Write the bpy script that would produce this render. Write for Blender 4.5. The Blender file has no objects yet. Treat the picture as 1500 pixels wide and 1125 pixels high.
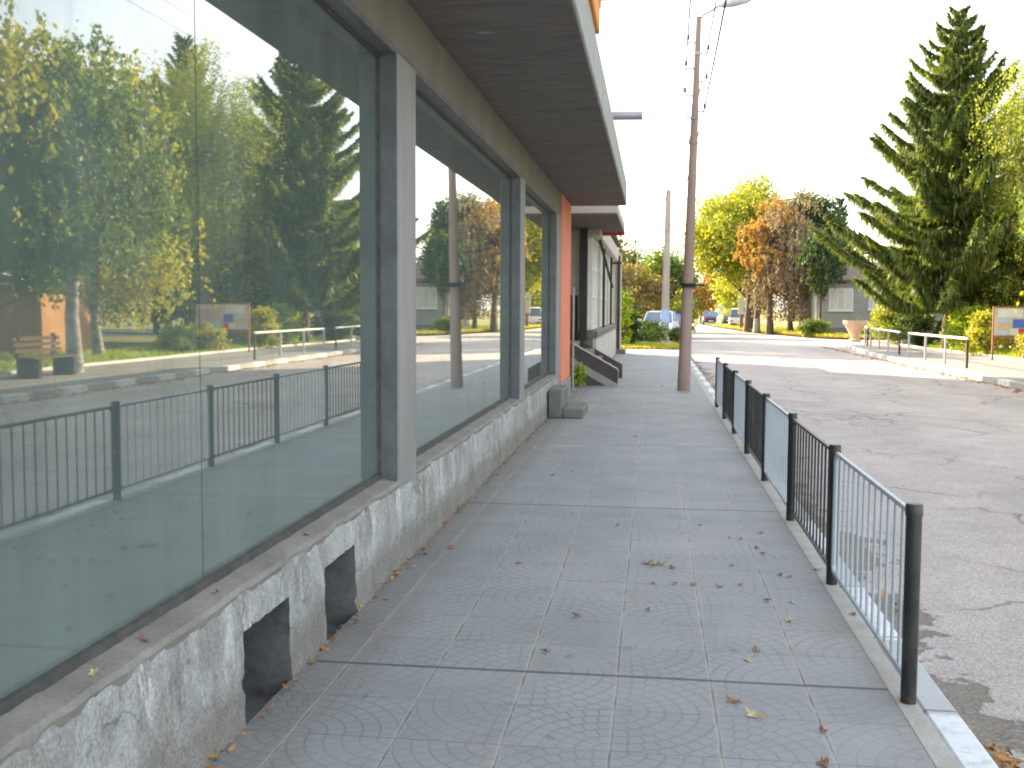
import bpy, math, random
import numpy as np
from mathutils import Vector, noise

R = math.radians
C = bpy.context.scene.collection
SC = bpy.context.scene
PI = math.pi

# ------------------------------------------------------------------ materials
def lin(r, g, b):
    f = lambda c: (c / 255 / 12.92) if c / 255 <= 0.04045 else ((c / 255 + 0.055) / 1.055) ** 2.4
    return (f(r), f(g), f(b), 1)

class NT:
    def __init__(s, name):
        s.m = bpy.data.materials.new(name); s.m.use_nodes = True
        s.t = s.m.node_tree; s.n = s.t.nodes; s.l = s.t.links
        s.n.clear()
        s.out = s.n.new('ShaderNodeOutputMaterial')
        s.co = s.n.new('ShaderNodeTexCoord').outputs['Object']
    def N(s, typ, ins=None, **kw):
        nd = s.n.new(typ)
        for k, v in kw.items(): setattr(nd, k, v)
        if ins:
            for k, v in ins.items():
                if hasattr(v, 'is_output'): s.l.new(v, nd.inputs[k])
                else: nd.inputs[k].default_value = v
        return nd
    def math(s, op, a, b=0.0, c=None, clamp=False):
        ins = {0: a, 1: b}
        if c is not None: ins[2] = c
        nd = s.N('ShaderNodeMath', ins, operation=op); nd.use_clamp = clamp
        return nd.outputs[0]
    def noise(s, scale, detail=4, rough=.55, vec=None, dist=0.0, stretch=None):
        v = vec or s.co
        if stretch:
            mp = s.N('ShaderNodeMapping', {'Vector': v, 'Scale': stretch}); v = mp.outputs[0]
        return s.N('ShaderNodeTexNoise', {'Vector': v, 'Scale': scale, 'Detail': detail, 'Roughness': rough, 'Distortion': dist}).outputs['Fac']
    def ramp(s, fac, stops, interp='LINEAR'):
        nd = s.N('ShaderNodeValToRGB', {'Fac': fac}); cr = nd.color_ramp; cr.interpolation = interp
        while len(cr.elements) < len(stops): cr.elements.new(.5)
        for e, (p, c) in zip(cr.elements, stops):
            e.position = p; e.color = c if isinstance(c, tuple) else (c, c, c, 1)
        return nd.outputs['Color']
    def mix(s, fac, a, b, blend='MIX'):
        nd = s.N('ShaderNodeMix', data_type='RGBA', blend_type=blend)
        for i, v in ((0, fac), (6, a), (7, b)):
            if hasattr(v, 'is_output'): s.l.new(v, nd.inputs[i])
            else: nd.inputs[i].default_value = v
        return nd.outputs[2]
    def bump(s, h, strength=.3, dist=.01):
        return s.N('ShaderNodeBump', {'Height': h, 'Strength': strength, 'Distance': dist}).outputs[0]
    def principled(s, color, rough=.8, normal=None, **kw):
        ins = {'Base Color': color, 'Roughness': rough}
        if normal is not None: ins['Normal'] = normal
        ins.update(kw)
        nd = s.N('ShaderNodeBsdfPrincipled', ins)
        s.l.new(nd.outputs[0], s.out.inputs[0]); return nd

def simple(name, c1, c2=None, scale=6, rough=.75, bump=.15, stretch=None, metal=0, fine=60, spec=.3):
    n = NT(name); c2 = c2 or tuple([v * .7 for v in c1[:3]] + [1])
    f = n.noise(scale, 6, .6, stretch=stretch)
    col = n.mix(n.ramp(f, [(.32, 0), (.68, 1)]), c1, c2)
    f2 = n.noise(fine, 3)
    col = n.mix(.25, col, n.ramp(f2, [(.3, .3), (.7, .75)]), 'OVERLAY')
    n.principled(col, rough, n.bump(f2, bump, .004), Metallic=metal, **{'Specular IOR Level': spec})
    return n.m

def leafmat(name, cols, trans=.45):
    n = NT(name)
    rnd = n.N('ShaderNodeNewGeometry').outputs['Random Per Island']
    k = len(cols)
    big = n.noise(.55, 2)
    f = n.math('ADD', n.math('MULTIPLY', rnd, .62), n.math('MULTIPLY', n.math('SUBTRACT', big, .3), .8), clamp=True)
    col = n.ramp(f, [(i / max(1, k - 1), c) for i, c in enumerate(cols)])
    d = n.N('ShaderNodeBsdfDiffuse', {'Color': col})
    t = n.N('ShaderNodeBsdfTranslucent', {'Color': n.mix(.5, col, n.mix(1.0, col, (1, 1, .35, 1), 'MULTIPLY'))})
    g = n.N('ShaderNodeBsdfGlossy', {'Color': (1, 1, 1, 1), 'Roughness': .5})
    m1 = n.N('ShaderNodeMixShader', {0: trans, 1: d.outputs[0], 2: t.outputs[0]})
    m2 = n.N('ShaderNodeMixShader', {0: .03, 1: m1.outputs[0], 2: g.outputs[0]})
    n.l.new(m2.outputs[0], n.out.inputs[0])
    return n.m

def tile_mat():
    n = NT('paving_tiles')
    S = .39
    sx = n.N('ShaderNodeSeparateXYZ', {0: n.co})
    wob = n.math('MULTIPLY', n.math('SUBTRACT', n.noise(1.3, 2), .5), .012)
    X = n.math('DIVIDE', n.math('ADD', n.math('SUBTRACT', sx.outputs[0], .26), wob), S)
    Y = n.math('DIVIDE', n.math('ADD', n.math('SUBTRACT', sx.outputs[1], 4.46), wob), S)
    iu, iv = n.math('FLOOR', X), n.math('FLOOR', Y)
    u, v = n.math('FRACT', X), n.math('FRACT', Y)
    idv = n.N('ShaderNodeCombineXYZ', {0: iu, 1: iv}).outputs[0]
    wn = n.N('ShaderNodeTexWhiteNoise', {0: idv}, noise_dimensions='3D')
    rs = n.N('ShaderNodeSeparateColor', {0: wn.outputs['Color']})
    fu = n.math('GREATER_THAN', rs.outputs[0], .5); fv = n.math('GREATER_THAN', rs.outputs[1], .5)
    uu = n.math('ABSOLUTE', n.math('SUBTRACT', u, fu)); vv = n.math('ABSOLUTE', n.math('SUBTRACT', v, fv))
    r = n.math('SQRT', n.math('ADD', n.math('MULTIPLY', uu, uu), n.math('MULTIPLY', vv, vv)))
    K = 6.0
    rk = n.math('MULTIPLY', r, K)
    ring = n.math('FRACT', rk); ri = n.math('FLOOR', rk)
    dl = n.math('MINIMUM', ring, n.math('SUBTRACT', 1.0, ring))
    ang = n.math('ARCTAN2', vv, uu)
    ak = n.math('ADD', n.math('MULTIPLY', ang, n.math('ADD', n.math('MULTIPLY', ri, .95), 1.3)), n.math('MULTIPLY', ri, .5))
    af = n.math('FRACT', ak)
    da = n.math('MULTIPLY', n.math('MINIMUM', af, n.math('SUBTRACT', 1.0, af)), 1.1)
    groove = n.math('MINIMUM', dl, da)
    g = n.ramp(groove, [(.035, 0), (.12, 1)])            # 0 in the groove
    jx = n.math('MINIMUM', u, n.math('SUBTRACT', 1.0, u)); jy = n.math('MINIMUM', v, n.math('SUBTRACT', 1.0, v))
    nj = n.noise(9, 3)
    # the long joints are wide and sandy, with a dark crack in the middle
    sand = n.ramp(n.math('SUBTRACT', jx, n.math('MULTIPLY', nj, .035)), [(.0, 1), (.022, 0)])
    crack = n.ramp(jx, [(.006, 1), (.016, 0)])
    cross = n.ramp(jy, [(.005, 1), (.016, 0)])
    # every few rows a wide dark expansion joint
    row = n.math('ABSOLUTE', n.math('SUBTRACT', n.math('MODULO', n.math('ADD', Y, 40.02), 10.0), 0.0))
    wide = n.ramp(n.math('ABSOLUTE', n.math('SUBTRACT', n.math('MODULO', n.math('ADD', Y, 45.0), 10.0), 5.0)), [(.02, 1), (.042, 0)])
    base = n.mix(n.ramp(n.noise(1.1, 5, .6), [(.35, 0), (.65, 1)]), (.235, .243, .25, 1), (.285, .283, .275, 1))
    pert = n.math('MULTIPLY_ADD', rs.outputs[2], .10, .95)
    base = n.mix(1.0, base, n.N('ShaderNodeCombineColor', {0: pert, 1: pert, 2: pert}).outputs[0], 'MULTIPLY')
    fine = n.noise(170, 3, .7)
    base = n.mix(.35, base, n.ramp(fine, [(.3, .25), (.7, .78)]), 'OVERLAY')
    dirt = n.ramp(n.noise(2.7, 5, .65), [(.52, 0), (.72, 1)])
    base = n.mix(n.math('MULTIPLY', dirt, .5), base, (.215, .19, .16, 1))
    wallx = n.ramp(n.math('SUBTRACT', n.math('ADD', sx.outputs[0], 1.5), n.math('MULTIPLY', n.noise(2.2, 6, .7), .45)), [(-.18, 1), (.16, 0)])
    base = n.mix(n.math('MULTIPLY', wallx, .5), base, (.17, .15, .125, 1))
    kx = n.ramp(n.math('ADD', n.math('SUBTRACT', sx.outputs[0], .98), n.math('MULTIPLY', n.noise(2.6, 6, .7), .4)), [(.12, 0), (.3, 1)])
    base = n.mix(n.math('MULTIPLY', kx, .45), base, (.21, .18, .14, 1))
    blob = n.ramp(n.noise(6.5, 2, .4), [(.71, 0), (.74, 1)])
    base = n.mix(n.math('MULTIPLY', blob, .4), base, (.13, .12, .115, 1))
    c = n.mix(n.math('MULTIPLY', n.math('SUBTRACT', 1.0, g), n.math('MULTIPLY_ADD', n.noise(1.7, 3), 1.3, -.32, True)), base, (.12, .125, .13, 1))
    c = n.mix(n.math('MULTIPLY', sand, n.math('MULTIPLY_ADD', n.noise(2.3, 4), 1.2, -.05, True)), c, (.36, .335, .30, 1))
    ck = n.ramp(n.noise(4.5, 3), [(.42, .15), (.6, 1)])
    c = n.mix(n.math('MULTIPLY', crack, n.math('MULTIPLY', ck, .75)), c, (.09, .075, .06, 1))
    c = n.mix(n.math('MULTIPLY', cross, n.math('MULTIPLY', n.ramp(n.noise(3.1, 3), [(.4, .2), (.62, .9)]), .7)), c, (.11, .11, .115, 1))
    c = n.mix(n.math('MULTIPLY', wide, .85), c, (.06, .055, .055, 1))
    h = n.math('ADD', n.math('MULTIPLY', g, .6), n.math('MULTIPLY', fine, .5))
    h = n.math('SUBTRACT', h, n.math('MULTIPLY', n.math('MAXIMUM', crack, cross), .8))
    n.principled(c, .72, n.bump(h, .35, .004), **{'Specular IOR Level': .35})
    return n.m

def asphalt_mat():
    n = NT('old_asphalt')
    sx = n.N('ShaderNodeSeparateXYZ', {0: n.co})
    big = n.noise(.22, 5, .6); mid = n.noise(1.9, 6, .65); fine = n.noise(120, 4, .75)
    c = n.mix(n.ramp(big, [(.35, 0), (.65, 1)]), (.385, .342, .32, 1), (.465, .412, .385, 1))
    c = n.mix(.3, c, n.ramp(mid, [(.3, .3), (.7, .7)]), 'OVERLAY')
    c = n.mix(.85, c, n.ramp(fine, [(.3, .1), (.7, .9)]), 'OVERLAY')
    agg = n.N('ShaderNodeTexVoronoi', {'Vector': n.co, 'Scale': 60.0}).outputs['Distance']
    c = n.mix(.25, c, n.ramp(agg, [(.1, .85), (.55, .25)]), 'OVERLAY')
    trk = n.math('ABSOLUTE', n.math('SUBTRACT', n.math('PINGPONG', n.math('ADD', n.math('SUBTRACT', sx.outputs[0], 4.5), n.math('MULTIPLY', n.noise(.15, 3), .8)), 1.75), .85))
    c = n.mix(n.math('MULTIPLY', n.ramp(trk, [(.1, 1), (.5, 0)]), .12), c, (.2, .185, .18, 1))
    # patches of newer tar
    pv = n.N('ShaderNodeMapping', {'Vector': n.co, 'Scale': (.55, .16, 1)}).outputs[0]
    pt = n.ramp(n.noise(1.0, 4, .5, vec=pv), [(.60, 0), (.64, 1)])
    c = n.mix(n.math('MULTIPLY', pt, .45), c, (.26, .245, .245, 1))
    # cracks
    wv = n.N('ShaderNodeVectorMath', {0: n.co, 1: n.N('ShaderNodeVectorMath', {0: n.N('ShaderNodeTexNoise', {'Vector': n.co, 'Scale': 1.4, 'Detail': 5.0}).outputs['Color'], 3: .9}, operation='SCALE').outputs[0]}, operation='ADD').outputs[0]
    vo = n.N('ShaderNodeTexVoronoi', {'Vector': wv, 'Scale': .55}, feature='DISTANCE_TO_EDGE', voronoi_dimensions='2D').outputs['Distance']
    vo2 = n.N('ShaderNodeTexVoronoi', {'Vector': wv, 'Scale': 1.7}, feature='DISTANCE_TO_EDGE', voronoi_dimensions='2D').outputs['Distance']
    cr = n.math('MULTIPLY', n.ramp(vo, [(.004, 1), (.018, 0)]), n.ramp(n.noise(.5, 3), [(.42, 0), (.55, 1)]))
    cr2 = n.math('MULTIPLY', n.ramp(vo2, [(.006, 1), (.03, 0)]), n.ramp(n.noise(.33, 4), [(.5, 0), (.6, 1)]))
    crk = n.math('MAXIMUM', cr, cr2)
    c = n.mix(n.math('MULTIPLY', crk, .75), c, (.07, .062, .06, 1))
    # gutter: earth and grit where the asphalt edge has crumbled away along the kerb
    ed = n.math('SUBTRACT', n.math('SUBTRACT', sx.outputs[0], 1.2), n.math('MULTIPLY_ADD', n.noise(.7, 6, .7), 2.2, -.92))
    gut = n.ramp(ed, [(.0, 1), (.035, 0)])
    lip = n.math('SUBTRACT', n.ramp(ed, [(-.0, 0), (.01, 1)]), n.ramp(ed, [(.03, 0), (.07, 1)]))
    dirt = n.mix(n.noise(7, 5, .7), (.15, .13, .105, 1), (.24, .215, .185, 1))
    dirt = n.mix(.6, dirt, n.ramp(n.noise(60, 4), [(.3, .2), (.7, .8)]), 'OVERLAY')
    c = n.mix(gut, c, dirt)
    c = n.mix(n.math('MULTIPLY', lip, .55, clamp=True), c, (.08, .07, .06, 1))
    h = n.math('SUBTRACT', n.math('MULTIPLY_ADD', gut, -.9, fine), n.math('MULTIPLY', crk, 1.0))
    n.principled(c, .85, n.bump(h, .5, .008), **{'Specular IOR Level': .25})
    return n.m

def kerb_mat(name, period, duty, off, white=(.74, .75, .74, 1), grey=(.4, .4, .39, 1)):
    n = NT(name)
    sx = n.N('ShaderNodeSeparateXYZ', {0: n.co})
    y = n.math('ADD', sx.outputs[1], n.math('MULTIPLY', n.noise(7, 4), .09))
    f = n.math('FRACT', n.math('DIVIDE', n.math('ADD', y, off), period))
    blk = n.ramp(f, [(duty, 1), (duty + .015, 0)])
    wear = n.ramp(n.noise(11, 6, .7), [(.36, 0), (.5, 1)])
    g = n.mix(n.noise(5, 5), grey, tuple([v * .72 for v in grey[:3]] + [1]))
    w = n.mix(n.noise(9, 4), white, tuple([v * .8 for v in white[:3]] + [1]))
    c = n.mix(n.math('MULTIPLY', blk, n.math('MULTIPLY_ADD', wear, .6, .4)), g, w)
    f0 = n.math('FRACT', n.math('DIVIDE', n.math('ADD', sx.outputs[1], off), period / 2))
    j = n.ramp(n.math('MINIMUM', f0, n.math('SUBTRACT', 1.0, f0)), [(.006, 1), (.014, 0)])
    c = n.mix(n.math('MULTIPLY', j, .8), c, (.12, .11, .1, 1))
    fine = n.noise(90, 4)
    c = n.mix(.3, c, n.ramp(fine, [(.3, .25), (.7, .75)]), 'OVERLAY')
    n.principled(c, .8, n.bump(fine, .3, .005)); return n.m

def plinth_mat():
    n = NT('peeling_whitewash')
    st = n.noise(2.6, 8, .72, stretch=(1, 1.3, .8), dist=.5)
    blot = n.noise(4.2, 7, .7, dist=.6)
    fine = n.noise(75, 5, .7)
    con = n.mix(n.noise(9, 6, .7), (.225, .215, .198, 1), (.335, .32, .30, 1))
    wash = n.mix(n.ramp(n.noise(1.9, 4), [(.4, 0), (.62, 1)]), (.40, .39, .375, 1), (.35, .36, .355, 1))
    wash = n.mix(n.ramp(n.noise(14, 5, .7, stretch=(1, 1, .22)), [(.45, 0), (.66, .45)]), wash, (.33, .33, .325, 1))
    c = n.mix(n.ramp(st, [(.43, 0), (.55, 1)]), con, wash)
    c = n.mix(n.math('MULTIPLY', n.ramp(blot, [(.58, 0), (.66, 1)]), .55), c, (.235, .21, .175, 1))
    c = n.mix(n.math('MULTIPLY', n.ramp(n.noise(21, 6, .75), [(.58, 0), (.68, 1)]), .75), c, (.12, .10, .08, 1))
    wv = n.N('ShaderNodeVectorMath', {0: n.co, 1: n.N('ShaderNodeVectorMath', {0: n.N('ShaderNodeTexNoise', {'Vector': n.co, 'Scale': 3.0, 'Detail': 5.0}).outputs['Color'], 3: .45}, operation='SCALE').outputs[0]}, operation='ADD').outputs[0]
    vo = n.N('ShaderNodeTexVoronoi', {'Vector': wv, 'Scale': 1.9}, feature='DISTANCE_TO_EDGE').outputs['Distance']
    crk = n.math('MULTIPLY', n.ramp(vo, [(.004, 1), (.016, 0)]), n.ramp(n.noise(1.6, 3), [(.45, 0), (.55, 1)]))
    c = n.mix(n.math('MULTIPLY', crk, .35), c, (.1, .09, .08, 1))
    sz = n.N('ShaderNodeSeparateXYZ', {0: n.co}).outputs[2]
    foot = n.ramp(n.math('ADD', sz, n.math('MULTIPLY', n.noise(3.5, 6, .7), -.30)), [(-.14, 1), (.10, 0)])
    c = n.mix(n.math('MULTIPLY', foot, .6), c, (.16, .14, .115, 1))
    drip = n.math('MULTIPLY', n.ramp(n.noise(7, 5, .65, stretch=(1, 1, .12)), [(.55, 0), (.66, 1)]), n.ramp(sz, [(.12, 0), (.42, 1)]))
    c = n.mix(n.math('MULTIPLY', drip, .55), c, (.17, .155, .14, 1))
    lime = n.math('MULTIPLY', n.ramp(n.noise(8, 6, .7, stretch=(1, 1, .25)), [(.57, 0), (.63, 1)]), n.ramp(sz, [(.2, 0), (.38, 1)]))
    c = n.mix(n.math('MULTIPLY', lime, .8), c, (.56, .55, .53, 1))
    c = n.mix(.6, c, n.ramp(fine, [(.3, .22), (.7, .78)]), 'OVERLAY')
    h = n.math('ADD', n.math('MULTIPLY', st, 1.3), n.math('ADD', n.math('MULTIPLY', fine, .5), n.math('MULTIPLY', crk, -.3)))
    n.principled(c, .9, n.bump(h, .9, .014), **{'Specular IOR Level': .15}); return n.m

def glass_mat(name, dust=(.082, .108, .10, 1)):
    n = NT(name)
    lw = n.N('ShaderNodeLayerWeight', {'Blend': .5}).outputs['Facing']
    fr = n.ramp(lw, [(.0, .12), (.45, .235), (.7, .43), (.85, .66), (1, 1)])
    wav = n.noise(.9, 2, .5)
    nb = n.bump(wav, .02, .012)
    gl = n.N('ShaderNodeBsdfGlossy', {'Color': (.95, .985, .97, 1), 'Roughness': .016, 'Normal': nb})
    streak = n.noise(2.2, 5, .6, stretch=(1, 1.5, .3))
    dc = n.mix(n.ramp(streak, [(.3, 0), (.75, 1)]), dust, tuple([v * 1.5 for v in dust[:3]] + [1]))
    spots = n.ramp(n.noise(45, 4, .7), [(.66, 0), (.74, 1)])
    dc = n.mix(n.math('MULTIPLY', spots, .5), dc, (.25, .25, .23, 1))
    gz = n.N('ShaderNodeSeparateXYZ', {0: n.co}).outputs[2]
    low = n.ramp(n.math('ADD', gz, n.math('MULTIPLY', n.noise(2.4, 6, .7, stretch=(1, 1, .5)), -.7)), [(.12, 1), (.62, 0)])
    run = n.ramp(n.noise(9, 5, .6, stretch=(1, 1, .05)), [(.56, 0), (.68, 1)])
    wipe = n.ramp(n.noise(1.3, 5, .6, dist=1.5), [(.5, 0), (.66, 1)])
    grime = n.math('ADD', n.math('MULTIPLY', low, .10), n.math('ADD', n.math('MULTIPLY', run, .04), n.math('MULTIPLY', wipe, .05)))
    dc = n.mix(n.math('MULTIPLY', grime, 1.6, clamp=True), dc, (.23, .26, .24, 1))
    d = n.N('ShaderNodeBsdfDiffuse', {'Color': dc})
    frd = n.math('SUBTRACT', fr, n.math('ADD', grime, n.math('MULTIPLY', spots, .12)), clamp=True)
    m = n.N('ShaderNodeMixShader', {0: frd, 1: d.outputs[0], 2: gl.outputs[0]})
    n.l.new(m.outputs[0], n.out.inputs[0]); return n.m

def soffit_mat():
    n = NT('stained_soffit')
    wv = n.N('ShaderNodeMapping', {'Vector': n.co, 'Scale': (.8, 2.6, 1)}).outputs[0]
    st = n.noise(1.9, 8, .72, vec=wv, dist=1.6)
    c = n.mix(n.ramp(st, [(.32, 0), (.7, 1)]), (.125, .113, .105, 1), (.225, .205, .188, 1))
    c = n.mix(n.math('MULTIPLY', n.ramp(n.noise(.9, 4), [(.5, 0), (.7, 1)]), .5), c, (.2, .18, .165, 1))
    peel = n.ramp(n.noise(2.0, 3, .4, vec=wv), [(.735, 0), (.75, 1)])
    c = n.mix(n.math('MULTIPLY', peel, .7), c, (.4, .39, .37, 1))
    c = n.mix(.35, c, n.ramp(n.noise(60, 4), [(.3, .3), (.7, .7)]), 'OVERLAY')
    n.principled(c, .85, n.bump(st, .3, .01), **{'Specular IOR Level': .15}); return n.m

def board_mat():
    n = NT('poster_sheets')
    v = n.N('ShaderNodeTexVoronoi', {'Vector': n.co, 'Scale': 1.7}, distance='CHEBYCHEV')
    rnd = n.N('ShaderNodeSeparateColor', {0: v.outputs['Color']}).outputs[0]
    c = n.ramp(rnd, [(0, (.5, .4, .36, 1)), (.2, (.25, .4, .6, 1)), (.38, (.62, .55, .5, 1)), (.55, (.2, .22, .5, 1)), (.7, (.55, .5, .55, 1)), (.84, (.28, .06, .14, 1)), (.92, (.6, .6, .62, 1))], 'CONSTANT')
    c = n.mix(.4, c, n.ramp(n.noise(14, 4), [(.3, .2), (.7, .8)]), 'OVERLAY')
    n.principled(c, .5); return n.m

def grass_mat():
    n = NT('grass_ground')
    a = n.noise(.6, 5, .6); b = n.noise(9, 5, .7); f = n.noise(60, 4, .7)
    c = n.mix(n.ramp(a, [(.35, 0), (.65, 1)]), (.10, .135, .03, 1), (.22, .2, .05, 1))
    c = n.mix(n.ramp(b, [(.45, 0), (.7, .8)]), c, (.26, .17, .06, 1))
    c = n.mix(.6, c, n.ramp(f, [(.3, .2), (.7, .8)]), 'OVERLAY')
    n.principled(c, .9, n.bump(f, .8, .03)); return n.m

M = {}
M['tile'] = tile_mat(); M['asphalt'] = asphalt_mat(); M['plinth'] = plinth_mat(); M['glass'] = glass_mat('dusty_shop_glass')
M['soffit'] = soffit_mat(); M['grass'] = grass_mat(); M['posters'] = board_mat()
M['kerb'] = kerb_mat('painted_near_kerb', 1.9, .5, -3.3, (.70, .72, .74, 1), (.47, .48, .48, 1))
M['kerb_far'] = kerb_mat('painted_far_kerb', 1.95, .42, .55)
M['kerb_path'] = kerb_mat('painted_path_kerb', 40, 1.0, 60, (.7, .68, .64, 1), (.5, .48, .45, 1))
M['mortar'] = simple('ledge_mortar', (.27, .25, .225, 1), (.19, .175, .155, 1), 3.5, bump=.35, rough=.9, spec=.15)
M['strip'] = simple('strip_concrete', (.40, .385, .355, 1), (.31, .29, .255, 1), 5)
M['path'] = simple('path_asphalt', (.29, .275, .27, 1), (.22, .205, .2, 1), 1.2, bump=.3)
M['plaster'] = simple('grey_plaster', (.20, .185, .16, 1), (.14, .13, .11, 1), 1.8, bump=.25, stretch=(1, 1, .4))
M['pillar'] = simple('pillar_plaster', (.285, .272, .262, 1), (.215, .205, .195, 1), 2.5, bump=.2, stretch=(1, 1, .35))
M['fascia'] = simple('fascia_concrete', (.33, .33, .315, 1), (.24, .24, .225, 1), 2)
M['orange'] = simple('orange_plaster', (.78, .30, .07, 1), (.70, .24, .06, 1), 2)
M['ochre'] = simple('ochre_plaster', (.52, .27, .11, 1), (.4, .2, .08, 1), 2)
M['coral'] = simple('coral_plaster', (.74, .235, .15, 1), (.66, .19, .12, 1), 2, stretch=(1, 1, .4))
M['frame'] = simple('window_lining', (.15, .16, .165, 1), (.105, .113, .12, 1), 3, rough=.5, fine=14)
M['gasket'] = simple('dark_gasket', (.05, .052, .05, 1), (.1, .095, .085, 1), 12)
M['void'] = simple('vent_shade_concrete', (.06, .06, .062, 1), (.16, .157, .15, 1), 5)  # concrete darkened so its colour carries the shade inside the vent holes
M['black'] = simple('black_paint', (.018, .022, .022, 1), (.028, .032, .032, 1), 9, rough=.38, bump=.05, spec=.5)
def worn_paint(name, c1, rustamt):
    n = NT(name)
    sz = n.N('ShaderNodeSeparateXYZ', {0: n.co}).outputs[2]
    f = n.noise(38, 6, .75)
    thr = n.math('ADD', f, n.math('MULTIPLY', n.ramp(sz, [(.0, 1), (.14, 0)]), .12))
    r = n.ramp(thr, [(.66 - rustamt, 0), (.70 - rustamt, 1)])
    c = n.mix(n.noise(7, 4), c1, tuple([v * .75 for v in c1[:3]] + [1]))
    c = n.mix(n.math('MULTIPLY', n.ramp(n.noise(5, 5, .7, stretch=(1, 1, .3)), [(.5, 0), (.7, 1)]), .25), c, (.25, .235, .21, 1))
    c = n.mix(n.math('MULTIPLY', r, .8), c, (.13, .06, .03, 1))
    n.principled(c, n.ramp(r, [(0, .4), (1, .85)]), n.bump(f, .08, .003), **{'Specular IOR Level': .45}); return n.m
M['black'] = worn_paint('black_paint', (.02, .024, .024, 1), .0)
M['pale'] = worn_paint('pale_blue_paint', (.47, .53, .57, 1), .01)
M['pole'] = simple('pole_concrete', (.35, .265, .23, 1), (.25, .19, .165, 1), 3, stretch=(1, 1, .3), bump=.25)
M['pole_grey'] = simple('grey_pole_concrete', (.42, .37, .33, 1), (.33, .28, .25, 1), 3, stretch=(1, 1, .3))
M['metal'] = simple('galvanised_metal', (.42, .44, .47, 1), (.33, .35, .38, 1), 6, rough=.45, metal=.5, bump=.03)
M['lamp'] = simple('lamp_housing', (.55, .57, .63, 1), (.45, .47, .54, 1), 6, rough=.4)
M['wire'] = simple('cable_sheath', (.03, .03, .033, 1), (.045, .045, .05, 1), 6, spec=.1)
M['porcelain'] = simple('brown_porcelain', (.12, .07, .05, 1), (.18, .11, .08, 1), 10, rough=.3)
M['step'] = simple('mossy_concrete', (.12, .128, .108, 1), (.185, .187, .165, 1), 5, bump=.3)
M['white'] = simple('white_paint', (.72, .72, .69, 1), (.6, .6, .57, 1), 5, rough=.5)
M['cream'] = simple('cream_plaster', (.56, .52, .45, 1), (.45, .42, .36, 1), 3)
M['greywall'] = simple('grey_wall', (.56, .54, .515, 1), (.46, .44, .415, 1), 2.5)
M['lightconc'] = simple('light_canopy_paint', (.5, .47, .43, 1), (.42, .39, .355, 1), 2.5)
M['brown'] = simple('brown_panel', (.115, .085, .075, 1), (.16, .12, .105, 1), 6)
M['stairdark'] = simple('dark_stair_paint', (.065, .055, .052, 1), (.095, .08, .075, 1), 5)
M['darkcol'] = simple('dark_column', (.035, .032, .035, 1), (.055, .05, .05, 1), 4)
M['redtrim'] = simple('red_trim', (.6, .09, .07, 1), (.45, .07, .06, 1), 5)
M['winglass'] = glass_mat('window_glass', (.5, .49, .485, 1))
M['house'] = simple('house_render', (.33, .325, .31, 1), (.27, .265, .25, 1), 1.5)
M['roof'] = simple('brown_rooftile', (.11, .075, .06, 1), (.16, .105, .085, 1), 8, bump=.5, stretch=(1, 5, 5))
M['wood'] = simple('bench_wood', (.14, .085, .05, 1), (.09, .055, .035, 1), 6, stretch=(1, 6, 6))
M['stone'] = simple('wall_stone', (.2, .18, .16, 1), (.13, .12, .105, 1), 4, bump=.5)
M['rust'] = simple('rusty_red_frame', (.32, .14, .09, 1), (.24, .1, .07, 1), 6)
M['peach'] = simple('peach_concrete', (.62, .44, .33, 1), (.5, .35, .27, 1), 4)
M['bark'] = simple('dark_bark', (.09, .07, .055, 1), (.15, .115, .09, 1), 5, bump=.8, stretch=(1, 1, .25), fine=25)
M['bark_red'] = simple('spruce_bark', (.14, .08, .055, 1), (.2, .12, .085, 1), 5, bump=.8, stretch=(1, 1, .4), fine=25)
M['birchbark'] = simple('birch_bark', (.5, .48, .44, 1), (.1, .09, .08, 1), 4, bump=.3, stretch=(1, 1, 2.5))
M['tyre'] = simple('tyre_rubber', (.02, .02, .02, 1), (.03, .03, .03, 1), 8)
M['carglass'] = simple('car_window', (.10, .15, .22, 1), (.13, .19, .27, 1), 1, rough=.08, bump=0, spec=.8)
M['car_white'] = simple('white_car_paint', (.72, .72, .74, 1), (.7, .7, .72, 1), 1, rough=.3, bump=0, spec=.5)
M['car_dark'] = simple('dark_car_paint', (.075, .06, .085, 1), (.09, .075, .1, 1), 1, rough=.3, bump=0, spec=.5)
M['car_blue'] = simple('blue_car_paint', (.03, .06, .2, 1), (.04, .07, .22, 1), 1, rough=.3, bump=0, spec=.5)
M['car_teal'] = simple('teal_car_paint', (.06, .13, .17, 1), (.07, .15, .2, 1), 1, rough=.3, bump=0, spec=.5)
M['lens'] = simple('lamp_lens', (.6, .6, .58, 1), (.55, .55, .53, 1), 1, rough=.15, bump=0)
M['redlens'] = simple('tail_lens', (.5, .03, .03, 1), (.4, .02, .02, 1), 1, rough=.15, bump=0)
M['signblue'] = simple('blue_sign', (.05, .12, .5, 1), (.06, .15, .55, 1), 2, rough=.4, bump=0)
M['poster_blue'] = simple('pale_blue_poster', (.33, .45, .72, 1), (.42, .52, .75, 1), 3, rough=.6, bump=0)
M['signwhite'] = simple('sign_white', (.66, .66, .66, 1), (.56, .56, .58, 1), 3, rough=.4, bump=0)
M['signpink'] = simple('sign_back', (.5, .36, .36, 1), (.45, .32, .32, 1), 3, rough=.4, bump=0)

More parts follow.
